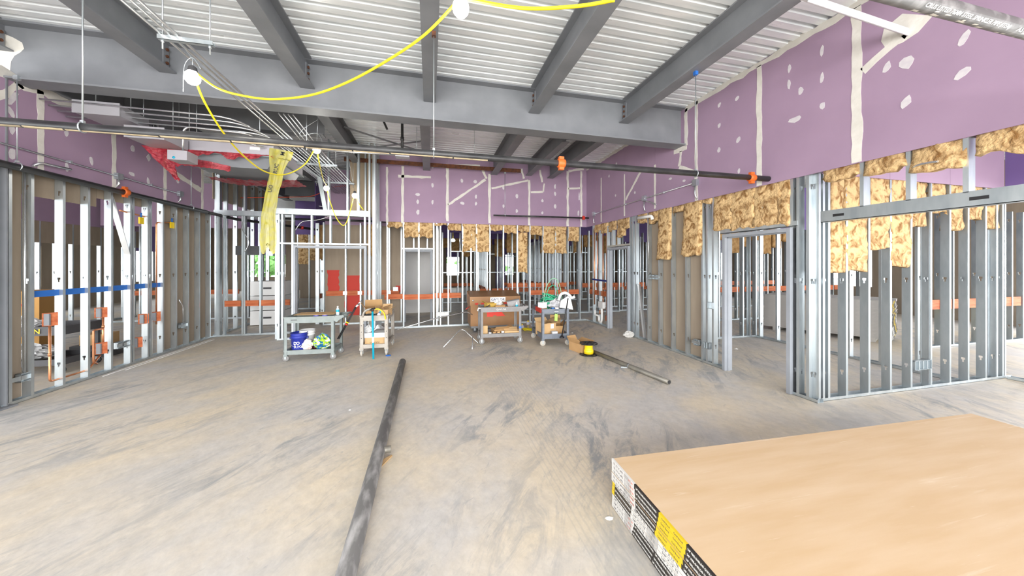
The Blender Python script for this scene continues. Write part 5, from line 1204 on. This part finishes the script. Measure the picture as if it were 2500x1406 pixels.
t = thing('teal_pole', 'teal tubular pole with a black grip leaning on the front of the beige cart', 'pole', on(K2, 0, -.07, 0)); pa, pb = on(K2, .035, -.24, .005), on(K2, -.01, -.085, .86)
build(MB().tube([pa, pb], .018, 14), 'pole', TEAL, t); d = pb-pa
build(MB().tube([pa+d*.34, pa+d*.46], .0185, 14), 'pole_label', WHITE, t); b = MB(); b.tube([pb, pb+d*.07], .024, 12); b.tube([pb+d*.03+Vector((-.05, 0, 0)), pb+d*.05+Vector((.05, 0, .02))], .014, 8); build(b, 'grip', BLACK, t)
card_box('tan cardboard box with a black scrawl on the lower shelf of the beige cart', on(K2, 0, .30, .195), .36, .46, .14, R(-2), CARDL)
t = card_box('flat white carton stacked on the tan box in the beige cart', on(K2, 0, .28, .338), .37, .44, .085, R(-2), WHITE, name='white_carton')
crumple('crumpled clear film on the white carton in the beige cart', on(K2, -.13, .16, .425), .14, .14, .13, CLEARF, 14)
bx = [o for o in FP if o.get('label', '').startswith('tan cardboard box with a black')][0]
build(MB().tube([(-.09+.006*k, -.2315, .05+.014*math.sin(k*2.1)+.006*math.sin(k*5.3)) for k in range(31)], .0022, 5), 'scrawl', INKK, bx, 'black illegible scrawl')
for i in range(5):
    b = MB().tube(smooth_path([on(K2, -.06, .10+.03*i, .435), on(K2, .03, .12+.03*i, .50+.012*i), on(K2, .12, .16+.03*i, .49), on(K2, .17, .3, .435)], 6), .008, 8); tag(build(b, 'bent_tube', COND), f'thin steel tube curled on the beige cart lower load, {ordn[i]} from the front', 'tube', 'steel tubes in the beige cart')
tag(build(MB().lathe([(0, 0), (.05, .0), (.05, .006), (.03, .014), (0, .015)], 20, fl(948, 868, .001)), 'lid', BLUE), 'small round blue lid on the floor beside the beige cart', 'lid')
# ---- brown tool chest
JX0, JX1, JY0, JY1 = 1.0, 2.28, 8.55, 9.25
t = thing('tool_chest', 'large brown steel tool chest on casters behind the grey cart', 'chest', ((JX0+JX1)/2, (JY0+JY1)/2, 0))
b = MB(); b.box(JX0, JX1, JY0, JY1, .17, .70); build(b, 'chest_body', BROWN, t)
b = MB(); b.box(JX0-.02, JX1+.02, JY0-.03, JY1+.02, .70, .92); build(b, 'lid', BROWN, t)
b = MB(); b.add([(JX0-.02, JY0-.03, .92), (JX1+.02, JY0-.03, .92), (JX1+.02, JY1+.02, 1.02), (JX0-.02, JY1+.02, 1.02), (JX1+.02, JY1+.02, .92), (JX0-.02, JY1+.02, .92)], [(0, 1, 2, 3), (1, 4, 2), (0, 3, 5), (3, 2, 4, 5), (0, 5, 4, 1)]); build(b, 'sloped_top', BROWN, t)
b = MB(); b.box(JX0+.02, JX1-.02, JY0+.05, JY1-.05, .11, .17); build(b, 'base_rail', STEELD, t)
for x in (JX0+.12, JX1-.12):
    for y in (JY0+.1, JY1-.1): caster(t, x, y, .055, DARK)
pl = build(MB().box(1.50, 1.90, JY0-.034, JY0-.0305, .78, .90), 'name_plate', WHITE, t); text('GAYLOR', .085, frame((1.70, JY0-.0355, .84), (1, 0, 0), (0, 0, 1)), mat('navy_print', (.015, .025, .12), .5), pl, width=.36)
b = MB(); b.prism([(1.42, .40), (1.58, .40), (1.59, .43), (1.66, .43), (1.67, .405), (1.90, .405), (1.82, .50), (1.70, .60), (1.55, .60), (1.42, .52)], .003, frame((0, JY0-.0005, 0), (1, 0, 0), (0, 0, 1))); build(b, 'red_emblem', mat('red_emblem_paint', (.75, .04, .02), .5), t)
for x in (1.15, 1.30, 1.90): build(MB().box(x-.04, x+.04, JY0-.032, JY0-.03, .715, .765), 'red_sticker', REDPAINT, t)
build(MB().lathe([(0, 0), (.022, 0), (.022, -.012), (0, -.012)], 14, (1.06, JY0-.03, .83), 'y'), 'lock', GALV, t)
b = MB(); b.tube([(JX0-.02, JY0+.1, .66), (JX0-.12, JY0+.05, .60)], .012, 8); build(b, 'side_handle', REDPAINT, t)
# cart 3 load
card_box('yellow and brown carton at the back of the grey cart tray', on(K3, -.18, .26, .755), .28, .18, .12, R(15), mat('mustard_card', (.50, .32, .06), .8), flaps=(('left', .1, .6),))
card_box('low brown carton in the grey cart tray', on(K3, .0, .14, .755), .22, .14, .08, R(-8), CARD, flaps=(('front', .05, .3),))
crumple('crumpled clear plastic bag on the grey cart', on(K3, -.02, .24, .80), .17, .14, .15, CLEARF, 21)
t = thing('canvas_bag', 'grey canvas pouch leaning on the right of the grey cart', 'bag', on(K3, .32, .2, .755), R(-10), None, local=True)
b = MB(); b.add([(-.12, -.05, 0), (.14, -.05, 0), (.13, -.02, .20), (-.16, -.02, .15), (-.10, .12, 0), (.15, .12, 0), (.13, .06, .21), (-.15, .06, .16)], [(0, 1, 2, 3), (1, 5, 6, 2), (5, 4, 7, 6), (4, 0, 3, 7), (3, 2, 6, 7), (0, 4, 5, 1)]); build(b, 'pouch', mat('grey_canvas', (.34, .33, .33), .9, 0, (.28, .27, .27), 12), t); build(MB().beam((-.15, -.025, .15), (.13, -.025, .20), .004, .02), 'seam', DARK, t)
bottle('small clear bottle with a blue label at the right of the grey cart', on(K3, .36, .05, .755), .028, .15, GLASS, WHITE, TEAL)
for i, (x, l) in enumerate(((.13, 'orange roll lying in the grey cart tray'), (.21, 'white roll lying in the grey cart tray'))): tape_roll(l, on(K3, x, .06, .755), .04, .055, ORANGE if i == 0 else WHITE, CARDL)
for i in range(6): tag(build(MB().tube(smooth_path([on(K3, -.40+.03*i, .05, .765), on(K3, -.34+.02*i, .12, .80+.01*i), on(K3, -.3, .2, .77)], 5), .007, 6), 'cable', DARK), f'dark coiled cable at the left of the grey cart tray, {ordn[i]} from the left', 'cable', 'dark cables in the grey cart')
tag(build(MB().tube(smooth_path([on(K3, -.52, -.02, .74), on(K3, -.50, -.02, .80), on(K3, -.47, .0, .79), on(K3, -.44, .03, .80)], 5), .012, 8), 'pipe_hook', WHITE), 'white pipe hook over the left edge of the grey cart', 'hook')
zk = .175
card_box('upright tan carton on the lower shelf of the grey cart', on(K3, -.36, .16, zk), .14, .14, .22, R(-2), CARDL)
card_box('low tan carton with an open top on the lower shelf of the grey cart', on(K3, .25, .12, zk), .32, .16, .09, R(-4), CARDL, flaps=(('back', .10, .5), ('right', .06, .5)))
card_box('brown carton with tilted flaps at the back of the grey cart lower shelf', on(K3, .02, .34, zk), .34, .22, .10, R(10), CARD, flaps=(('front', .12, .7), ('left', .12, .5), ('right', .14, .4)))
t = thing('strut_bracket', 'perforated steel strut piece lying on the lower shelf of the grey cart', 'bracket', on(K3, -.13, .06, zk), R(-2), None, local=True)
b = MB(); b.box(-.20, .20, 0, .06, 0, .012); b.box(-.20, .20, 0, .006, .012, .05); build(b, 'channel', COND, t)
for k in range(6): build(MB().box(-.17+.065*k, -.14+.065*k, -.001, 0, .022, .038), 'slot', DARK, t)
for i in range(4): tag(build(MB().box(*[v for p in [on(K3, -.24+.1*i, .10+.02*i, 0)] for v in (p.x-.03, p.x+.03, p.y-.03, p.y+.03)], zk+.014, zk+.075), 'fitting', [COND, CARD, CARDL, WHITE][i]), f'{["steel", "brown", "tan", "white"][i]} small fitting box beside the strut on the grey cart', 'fitting')
# cart 4 load
zt = .755
t = thing('hose_coil', 'coil of green hose with loose loops on the blue grey cart', 'hose', on(K4, .05, .45, zt)); c4 = on(K4, .02, .50, zt)
rnd = random.Random(2)
for k in range(11):
    ra = .20-.006*abs(k-4)+rnd.uniform(-.008, .008); zc = zt+.03+k*.026; tx, ty = rnd.uniform(-.06, .06), rnd.uniform(-.06, .06)
    pts = [(c4.x+ra*math.cos(a)+.02*math.sin(k), c4.y+ra*math.sin(a), zc+tx*math.cos(a)+ty*math.sin(a)-.10*max(0, math.cos(a+.6))*(k/14)) for a in [2*math.pi*i/28 for i in range(28)]]
    build(MB().tube(pts, .0115, 8, closed=True), 'hose_loop', GREENH, t)
for (w, hh, dx, m) in ((.23, .66, .05, mat('pale_green_hose', (.25, .50, .32), .5)), (.17, .50, .03, GREENH)):
    pts = [(c4.x+dx+w*math.cos(a), c4.y-.12+.03*math.sin(a*3), zt+.02+max(0, hh*math.sin(a))) for a in [math.pi*i/18 for i in range(19)]]
    build(MB().tube(pts, .009, 8), 'loose_loop', m, t)
crumple('heap of crumpled grey film on the blue grey cart', on(K4, .13, .34, zt), .40, .34, .20, mat('grey_film', (.42, .42, .44), .3, 0, (.62, .62, .64), 10), 31)
t = thing('white_guard', 'white curved plastic guard and plate on the right of the blue grey cart', 'guard', on(K4, .2, .1, zt), R(-8), None, local=True)
b = MB(); b.prism([(-.10, .05), (.20, .0), (.16, .24), (.10, .30), (-.06, .20)], .012, frame((0.02, -.02, .0), (1, 0, 0), (0, .2, .98))); build(b, 'plate', WHITE, t)
b = MB(); b.tube(smooth_path([(-.08, .06, .2), (-.03, .08, .32), (.08, .1, .36), (.18, .1, .30), (.22, .09, .25), (.29, .08, .28)], 6), .03, 10); build(b, 'curved_guard', WHITE, t)
for x, z in ((.04, .10), (.12, .11)): build(MB().lathe([(0, 0), (.008, 0), (.008, -.004), (0, -.004)], 10, (x, -.005, z), 'y'), 'screw', DARK, t)
card_box('white carton with a dark print tipped at the left of the blue grey cart', on(K4, -.22, .25, zt+.03), .14, .14, .12, R(25), WHITE, flaps=(('front', .06, .4),))
card_box('small brown carton at the left of the blue grey cart tray', on(K4, -.20, .12, zt-.005), .12, .08, .035, R(10), CARD)
tape_roll('blue roll among the odds and ends on the blue grey cart', on(K4, -.02, .12, zt), .035, .05, BLUE, WHITE); tape_roll('white roll in front on the blue grey cart', on(K4, .05, .06, zt), .04, .06, WHITE, CARDL)
for i in range(5): tag(build(MB().tube(smooth_path([on(K4, -.18+.05*i, .05, zt+.01), on(K4, -.12+.05*i, .14, zt+.04), on(K4, -.1+.04*i, .22, zt+.01)], 5), .007, 6), 'fitting_string', [GREENH, COND, TEAL, COND, WHITE][i]), f'{["green", "dull steel", "teal", "bright steel", "white"][i]} fitting in the blue grey cart tray', 'fitting')
zl_ = .175
card_box('large open cardboard box leaning left on the lower shelf of the blue grey cart', on(K4, -.12, .34, zl_), .32, .34, .28, R(14), CARDL, flaps=(('right', .18, .45), ('front', .12, .2), ('back', .1, .8)), lab=(.02, .10, .16, .26))
card_box('second cardboard box with raised flaps on the right of the blue grey cart lower shelf', on(K4, .17, .42, zl_), .24, .34, .20, R(-10), CARD, flaps=(('back', .20, 1.2), ('left', .14, .7), ('right', .10, .9)))
card_box('small white carton low at the front of the blue grey cart', on(K4, -.17, .08, zl_), .16, .10, .05, R(8), WHITE, lab=(-.04, .02, .01, .03, ORANGE))
card_box('square pale grey box at the front of the blue grey cart', on(K4, .0, .08, zl_), .12, .08, .12, R(-2), mat('pale_box', (.55, .56, .57), .7), name='grey_box')
for i in range(6): tag(build(MB().tube([on(K4, .10+.03*i, .10, zl_+.03), on(K4, .12+.03*i, .11, zl_+.055)], .013, 10), 'steel_coupling', COND), f'small steel coupling on the blue grey cart lower shelf, {ordn[i]} from the left', 'coupling', 'steel couplings in the blue grey cart')
t = thing('push_rod', 'black rod with a foot leaning against the right front of the blue grey cart', 'rod', on(K4, .2, -.05, .2)); pa, pb = on(K4, .13, -.035, .20), on(K4, .27, -.035, 1.02)
build(MB().tube([pa, pb], .013, 10), 'rod', BLACK, t); b = MB(); b.lathe([(0, -.04), (.05, -.03), (.05, -.012), (.02, .02), (0, .02)], 16, pa); build(b, 'foot', BLACK, t)
# yellow work-light bundle on the floor between the carts
t = thing('string_light', 'unlit yellow string light heaped on the floor between the two right carts', 'string light', fl(1295, 812)); c5 = fl(1290, 808)
rnd = random.Random(12); pts = [(c5.x+rnd.uniform(-.15, .17), c5.y+rnd.uniform(-.1, .1), .015+rnd.uniform(0, .07)) for k in range(26)]
build(MB().tube(smooth_path(pts, 5), .010, 6), 'cord', YELLOW, t)
for dx, dz in ((.0, .20), (.13, .14), (-.16, .12)):
    p = c5+Vector((dx, .03, dz)); b = MB(); b.lathe([(0, -.055), (.03, -.048), (.05, -.015), (.05, .01), (.03, .04), (0, .045)], 18, p); build(b, 'lamp_globe', mat('grey_globe', (.55, .55, .62), .3), t); build(MB().lathe([(.02, .03), (.028, .05), (.0, .08)], 12, p), 'lamp_holder', YELP, t)
    if dz > .13: build(MB().tube([(p.x, p.y, .02), (p.x, p.y, p.z-.04)], .008, 6), 'hook', YELP, t)
# yellow cable reel
q = fl(1437, 866); t = thing('cable_reel', 'yellow cable reel with black spoked flanges standing on the floor', 'reel', (q.x, q.y, 0), .2, None, local=True)
b = MB(); b.lathe([(.078, .028), (.078, .20), (.0, .20)], 28); build(b, 'cable_winding', YELP, t)
b = MB(); b.lathe([(.078, .028), (.092, .028), (.092, .10), (.086, .105), (.078, .105)], 28); build(b, 'lower_winding', YELP, t)
for z in (.012, .222):
    b = MB(); ring = [(.165*math.cos(a), .165*math.sin(a), z) for a in [2*math.pi*k/32 for k in range(32)]]; b.tube(ring, .009, 8, closed=True)
    ring = [(.10*math.cos(a), .10*math.sin(a), z) for a in [2*math.pi*k/24 for k in range(24)]]; b.tube(ring, .007, 6, closed=True)
    for k in range(8): a = 2*math.pi*k/8; b.beam((.03*math.cos(a), .03*math.sin(a), z), (.165*math.cos(a), .165*math.sin(a), z), .022, .012)
    b.lathe([(.02, z-.01), (.045, z-.01), (.045, z+.01), (.02, z+.01)], 16); build(b, 'flange', BLACK, t)
card_box('brown carton with open flaps on the floor beside the yellow reel', (2.93, 6.27, .001), .22, .40, .17, R(14), CARD, flaps=(('back', .12, .9), ('right', .12, .5), ('left', .12, 1.0)), lab=(.03, .10, .05, .12))
# litter
for i, (u, v, s, l) in enumerate(((1487, 1265, .03, 'white gypsum crumb on the floor beside the board stack'), (1798, 852, .05, 'white scrap of paper on the floor inside the wide doorway'), (1397, 813, .03, 'white scrap on the floor beside the blue grey cart'), (854, 1001, .02, 'pale chip on the floor left of the long pipe'), (1512, 1253, .012, 'tiny gypsum crumb at the foot of the board stack'))):
    p = fl(u, v); rnd = random.Random(i); b = MB(); n = 7; vs = [(p.x+s*math.cos(2*math.pi*k/n)*rnd.uniform(.6, 1.2), p.y+s*.8*math.sin(2*math.pi*k/n)*rnd.uniform(.6, 1.2), .001) for k in range(n)]+[(p.x, p.y, .001+s*.4)]
    b.add(vs, [(k, (k+1) % n, n) for k in range(n)]+[tuple(reversed(range(n)))]); tag(build(b, 'floor_scrap', PAPERW), l, 'scrap')
crumple('small white bag slumped at the foot of the right wall studs', (4.62, 7.16, .001), .26, .2, .14, mat('pale_bag', (.70, .68, .65), .5), 17)
# ================================================================== small services in the walls
def handy_box(label, x, y, z, w, h, run, d=.06, bar=None, m=GALV, slots=0):
    t = thing('outlet_box', label, 'outlet box', (x, y, z)); b = MB()
    M = Matrix.Translation((x, y, z))@Matrix.Rotation(ROT[run], 4, 'Z'); k = .004
    b.box(-w/2, w/2, d-k, d, 0, h, 0, M); b.box(-w/2, w/2, 0, d, 0, k, 0, M); b.box(-w/2, w/2, 0, d, h-k, h, 0, M); b.box(-w/2, -w/2+k, 0, d, 0, h, 0, M); b.box(w/2-k, w/2, 0, d, 0, h, 0, M)
    for s in range(slots): xx = -w/2+w*(s+1)/(slots+1); b.box(xx-.006, xx+.006, 0, d, 0, h, 0, M)
    build(b, 'box_shell', m, t)
    if bar: build(MB().box(bar[0], bar[1], .0, .006, h*.25, h*.75, 0, M), 'mounting_bar', m, t)
    return t
handy_box('steel outlet box low beside the nearest stud of the left wall', WL-.02, 5.70, .24, .10, .11, 'left', bar=(-.18, .06))
handy_box('steel double outlet box low in the middle of the left wall', WL-.02, 7.12, .33, .20, .11, 'left', bar=(-.1, .18), slots=1)
handy_box('steel outlet box between the far studs of the left wall', WL-.02, 8.56, .40, .14, .11, 'left', bar=(-.15, .1))
handy_box('steel triple switch box in the right wall beside the white pipe elbow', WR-.01, 6.42, 1.42, .32, .10, 'right', bar=(-.2, .2), slots=2)
handy_box('steel outlet box low on the right wall, left of a pair', WR-.03, 5.17, .27, .11, .11, 'right', bar=(-.1, .1))
handy_box('steel outlet box low on the right wall, right of a pair', WR-.03, 4.93, .27, .11, .11, 'right')
handy_box('steel switch box on the stud beside the wide door frame', WR-.03, 4.86, .98, .11, .11, 'right')
handy_box('bright perforated outlet bracket low in the right-hand stud wall', 6.73, SY-.012, .27, .34, .13, 'x', d=.05, slots=3)
handy_box('white rimmed bracket low on the back wall right of the pale doorway', .33, YB-.03, .30, .34, .11, 'x', d=.05, slots=2, m=WHITE)
handy_box('steel outlet box high in the back left studs', -3.86, 9.52, 1.96, .13, .12, 'x')
handy_box('steel outlet box on the tan corridor wall', -1.0, 10.55, .95, .14, .12, 'x')
def stub_pipe(label, pts, r, m, rad=.05, name='water_pipe', cat='pipe', fit=()):
    t = thing(name, label, cat, pts[0]); build(MB().tube(bent(pts, rad, 5), r, 10), 'pipe', m, t)
    for p in fit: build(MB().lathe([(r, -.02), (r*1.35, -.02), (r*1.35, .02), (r, .02)], 12, p), 'fitting', m, t)
    return t
stub_pipe('silver conduit running up the nearest cavity of the left wall', [(WL-.03, 5.70, .35), (WL-.03, 5.70, 2.93)], .012, COND, name='wall_conduit', cat='conduit')
stub_pipe('copper pipe dropping from the nearest red block of the left wall', [(WL-.05, 6.02, .92), (WL-.05, 6.02, .13), (WL-.05, 6.55, .13), (WL-.05, 6.75, .30)], .013, COPPER, .04, fit=[(WL-.05, 6.02, .5)])
stub_pipe('copper pipe loop between two red blocks of the left wall', [(WL-.05, 6.80, .90), (WL-.05, 6.80, .34)], .013, COPPER, fit=[(WL-.05, 6.80, .75)])
stub_pipe('short bent copper pipe beside the copper loop', [(WL-.05, 6.80, .72), (WL-.05, 6.64, .72), (WL-.05, 6.64, .22), (WL-.05, 6.70, .18)], .013, COPPER, .03)
stub_pipe('tall copper pipe in the left wall, nearer of the two', [(WL-.05, 7.66, .60), (WL-.05, 7.66, 2.62), (WL-.05, 7.1, 2.66)], .013, COPPER, .05, fit=[(WL-.05, 7.66, 2.3)])
stub_pipe('tall copper pipe in the left wall, farther of the two', [(WL-.05, 7.88, .60), (WL-.05, 7.88, 2.55), (WL-.05, 8.3, 2.6)], .013, COPPER, .05)
stub_pipe('white waste pipe standing between the copper pipes of the left wall', [(WL-.05, 7.74, .02), (WL-.05, 7.74, .70)], .028, PVC, name='waste_pipe')
for i, (y, m) in enumerate(((7.50, YELP), (8.25, YELP))):
    t = thing('pipe_hanger_tag', f'yellow valve tag hanging at the top of the left wall copper pipes, {["nearer", "farther"][i]} one', 'tag', (WL-.04, y, 2.5)); build(MB().box(WL-.045, WL-.02, y-.04, y+.05, 2.48, 2.60), 'tag_plate', m, t); build(MB().tube([(WL-.03, y, 2.60), (WL-.03, y, 2.68)], .012, 8), 'blue_clip', BLUE, t)
stub_pipe('angled conduit stub above the far outlet box of the left wall', [(WL-.03, 8.56, .5), (WL-.03, 8.56, .85), (WL-.03, 8.44, 1.02)], .010, COND, .05, name='wall_conduit', cat='conduit')
t = thing('loose_stud', 'bright loose stud piece leaning from the top of the left wall', 'stud', (WL+.05, 7.0, 1.9)); b = MB()
a_, b_ = Vector((WL-.05, 6.92, 2.86)), Vector((WL-.02, 7.2, 1.92)); d = b_-a_
b.beam(a_, b_, .09, .004); b.beam(a_+Vector((0, .045, 0)), b_+Vector((0, .045, 0)), .004, .035) ; build(b, 'stud_piece', COND, t)
# plumbing bay beside the narrow door frame
for i, (y, z0, z1, m, l) in enumerate(((9.18, .55, 2.8, COPPER, 'copper pipe in the plumbing bay of the right wall, farthest'), (9.0, .9, 2.85, COPPER, 'copper pipe in the plumbing bay of the right wall, second from the back'), (8.90, .3, 2.85, COPPER, 'copper pipe in the plumbing bay of the right wall, third from the back'), (8.68, .35, 2.85, COPPER, 'copper pipe in the plumbing bay of the right wall, fourth from the back'), (8.48, .25, 2.85, COPPER, 'copper pipe in the plumbing bay of the right wall, nearest the door frame'))):
    stub_pipe(l, [(WR+.04, y, z0), (WR+.04, y, z1)], .014, m, fit=[(WR+.04, y, z0+.4), (WR+.04, y, z0+.7)])
for (y0, y1, z) in ((8.42, 8.5, .18), (8.42, 8.5, 1.0), (8.42, 8.5, .9)): blocking(wr, (WR+.03, y0), (WR+.03, y1), z, z+.14)
for a, c in ((8.42, 8.80), (8.86, 9.18), (9.24, 9.55)): blocking(wr, (WR+.07, a), (WR+.07, c), .84, .98)
t = thing('sink_trap', 'white plumbing trap and supply box in the bay beside the narrow door frame', 'trap', (WR-.01, 8.65, .1))
build(MB().tube(bent([(WR-.02, 9.05, .40), (WR-.02, 9.05, .27), (WR-.02, 8.82, .26)], .03), .024, 10), 'waste_arm', PVC, t)
b = MB(); b.tube(smooth_path([(WR-.02, 8.64, .5), (WR-.02, 8.64, .22), (WR-.02, 8.68, .12), (WR-.02, 8.74, .10), (WR-.02, 8.80, .14), (WR-.02, 8.81, .26)], 5), .03, 12); build(b, 'trap_bend', PVC, t)
build(MB().box(WR-.03, WR+.06, 8.58, 8.84, .50, .68), 'supply_box', WHITE, t); build(MB().tube([(WR-.03, 8.74, .32), (WR-.03, 8.74, .44)], .02, 8), 'valve', COPPER, t)
t = thing('pipe_elbow', 'white pipe elbow capping the conduit at the top of the right wall', 'pipe', (4.70, 6.62, 2.7)); build(MB().tube(bent([(4.60, 6.75, 2.80), (4.69, 6.40, 2.80), (4.70, 6.38, 2.72)], .06), .035, 12), 'elbow', PVC, t); build(MB().tube([(4.70, 6.52, 1.5), (4.70, 6.52, 2.76)], .012, 8), 'conduit', COND, t)
t = thing('loose_stud', 'loose bright stud leaning in the gap right of the narrow door frame', 'stud', (4.8, 6.9, 0)); build(MB().beam((WR+.12, 6.85, .01), (WR+.05, 6.98, 1.28), .09, .004).beam((WR+.08, 6.85, .01), (WR+.01, 6.98, 1.28), .004, .04), 'stud_piece', COND, t)
for i in (0, 1): tag(build(MB().beam((WL+.10+.07*i, 6.6+.3*i, .005), (WL+.12+.07*i, 9.2, .005), .014, .008), 'trim_strip', PAPERW), f'thin white strip lying along the foot of the left wall, {["inner", "outer"][i]} one', 'strip', None)
# left-hand room: black tool cart, brown box
t = thing('tool_cart', 'black work cart with yellow lettering in the room behind the left studs', 'cart', (-6.5, 7.0, 0))
tray(t, -7.4, -5.7, 6.9, 7.6, .62, .76, DARK, 'upper_shelf'); tray(t, -7.4, -5.7, 6.9, 7.6, .14, .24, DARK, 'lower_shelf')
for x in (-7.36, -5.78):
    for y in (6.93, 7.53): build(MB().box(x, x+.06, y, y+.05, .12, .66), 'leg', DARK, t); caster(t, x+.03, y+.03, .055, BLACK)
for x in (-6.95, -6.05): text('EEN', .11, frame((x, 6.888, .69), (1, 0, 0), (0, 0, 1)), YELP, t)
crumple('crumpled pale bag on the black cart behind the left studs', (-6.5, 7.2, .66), .5, .4, .22, CLEARF, 41); crumple('grey heap on the lower shelf of the black cart behind the left studs', (-6.4, 7.2, .18), .8, .5, .25, mat('grey_rags', (.3, .3, .3), .9, 0, (.5, .5, .5), 12), 43)
t = card_box('large brown carton with a red stripe beyond the black cart in the left-hand room', (-7.6, 8.3, .001), .9, .6, 1.25, R(20), mat('orange_card', (.50, .27, .08), .8), lab=(-.1, .38, .98, 1.02, REDPAINT))
card_box('small tan carton on the floor of the left-hand room', (-6.2, 8.2, .22), .4, .3, .2, R(10), CARDL); tag(build(MB().box(-6.5, -5.9, 8.0, 8.4, .002, .218), 'pallet_block', DARK), 'dark crate under the small tan carton in the left-hand room', 'crate')
# back rooms: white crate tower and table seen through the back left studs
t = thing('storage_bin', 'stack of pale drawers glimpsed through the back left studs', 'bin', (-4.7, 11.0, 0))
for k in range(3): build(MB().box(-4.95, -4.1, 11.0, 11.6, .02+.42*k, .42+.42*k), 'drawer', WHITE, t); build(MB().box(-4.62, -4.42, 10.985, 11.0, .2+.42*k, .25+.42*k), 'handle', DARK, t)
t = thing('work_table', 'small table with a blue bin in the back corridor room', 'table', (-4.0, 16, 0)); build(MB().box(-4.6, -3.4, 15.6, 16.2, .72, .76), 'tabletop', OSB, t)
for x in (-4.55, -3.48):
    for y in (15.63, 16.12): build(MB().box(x, x+.05, y, y+.05, .001, .72), 'leg', DARK, t)
tag(build(MB().lathe([(0, 0), (.16, 0), (.2, .4), (.19, .4), (.15, .02), (0, .02)], 20, (-3.7, 14.3, .001)), 'waste_bin', BUCKET), 'blue bin on the floor of the back corridor room', 'bin')
tag(build(MB().box(-4.65, -4.05, 9.642, 9.70, 1.98, 2.2), 'duct_piece', DARK), 'dark metal box between the back left studs', 'box')
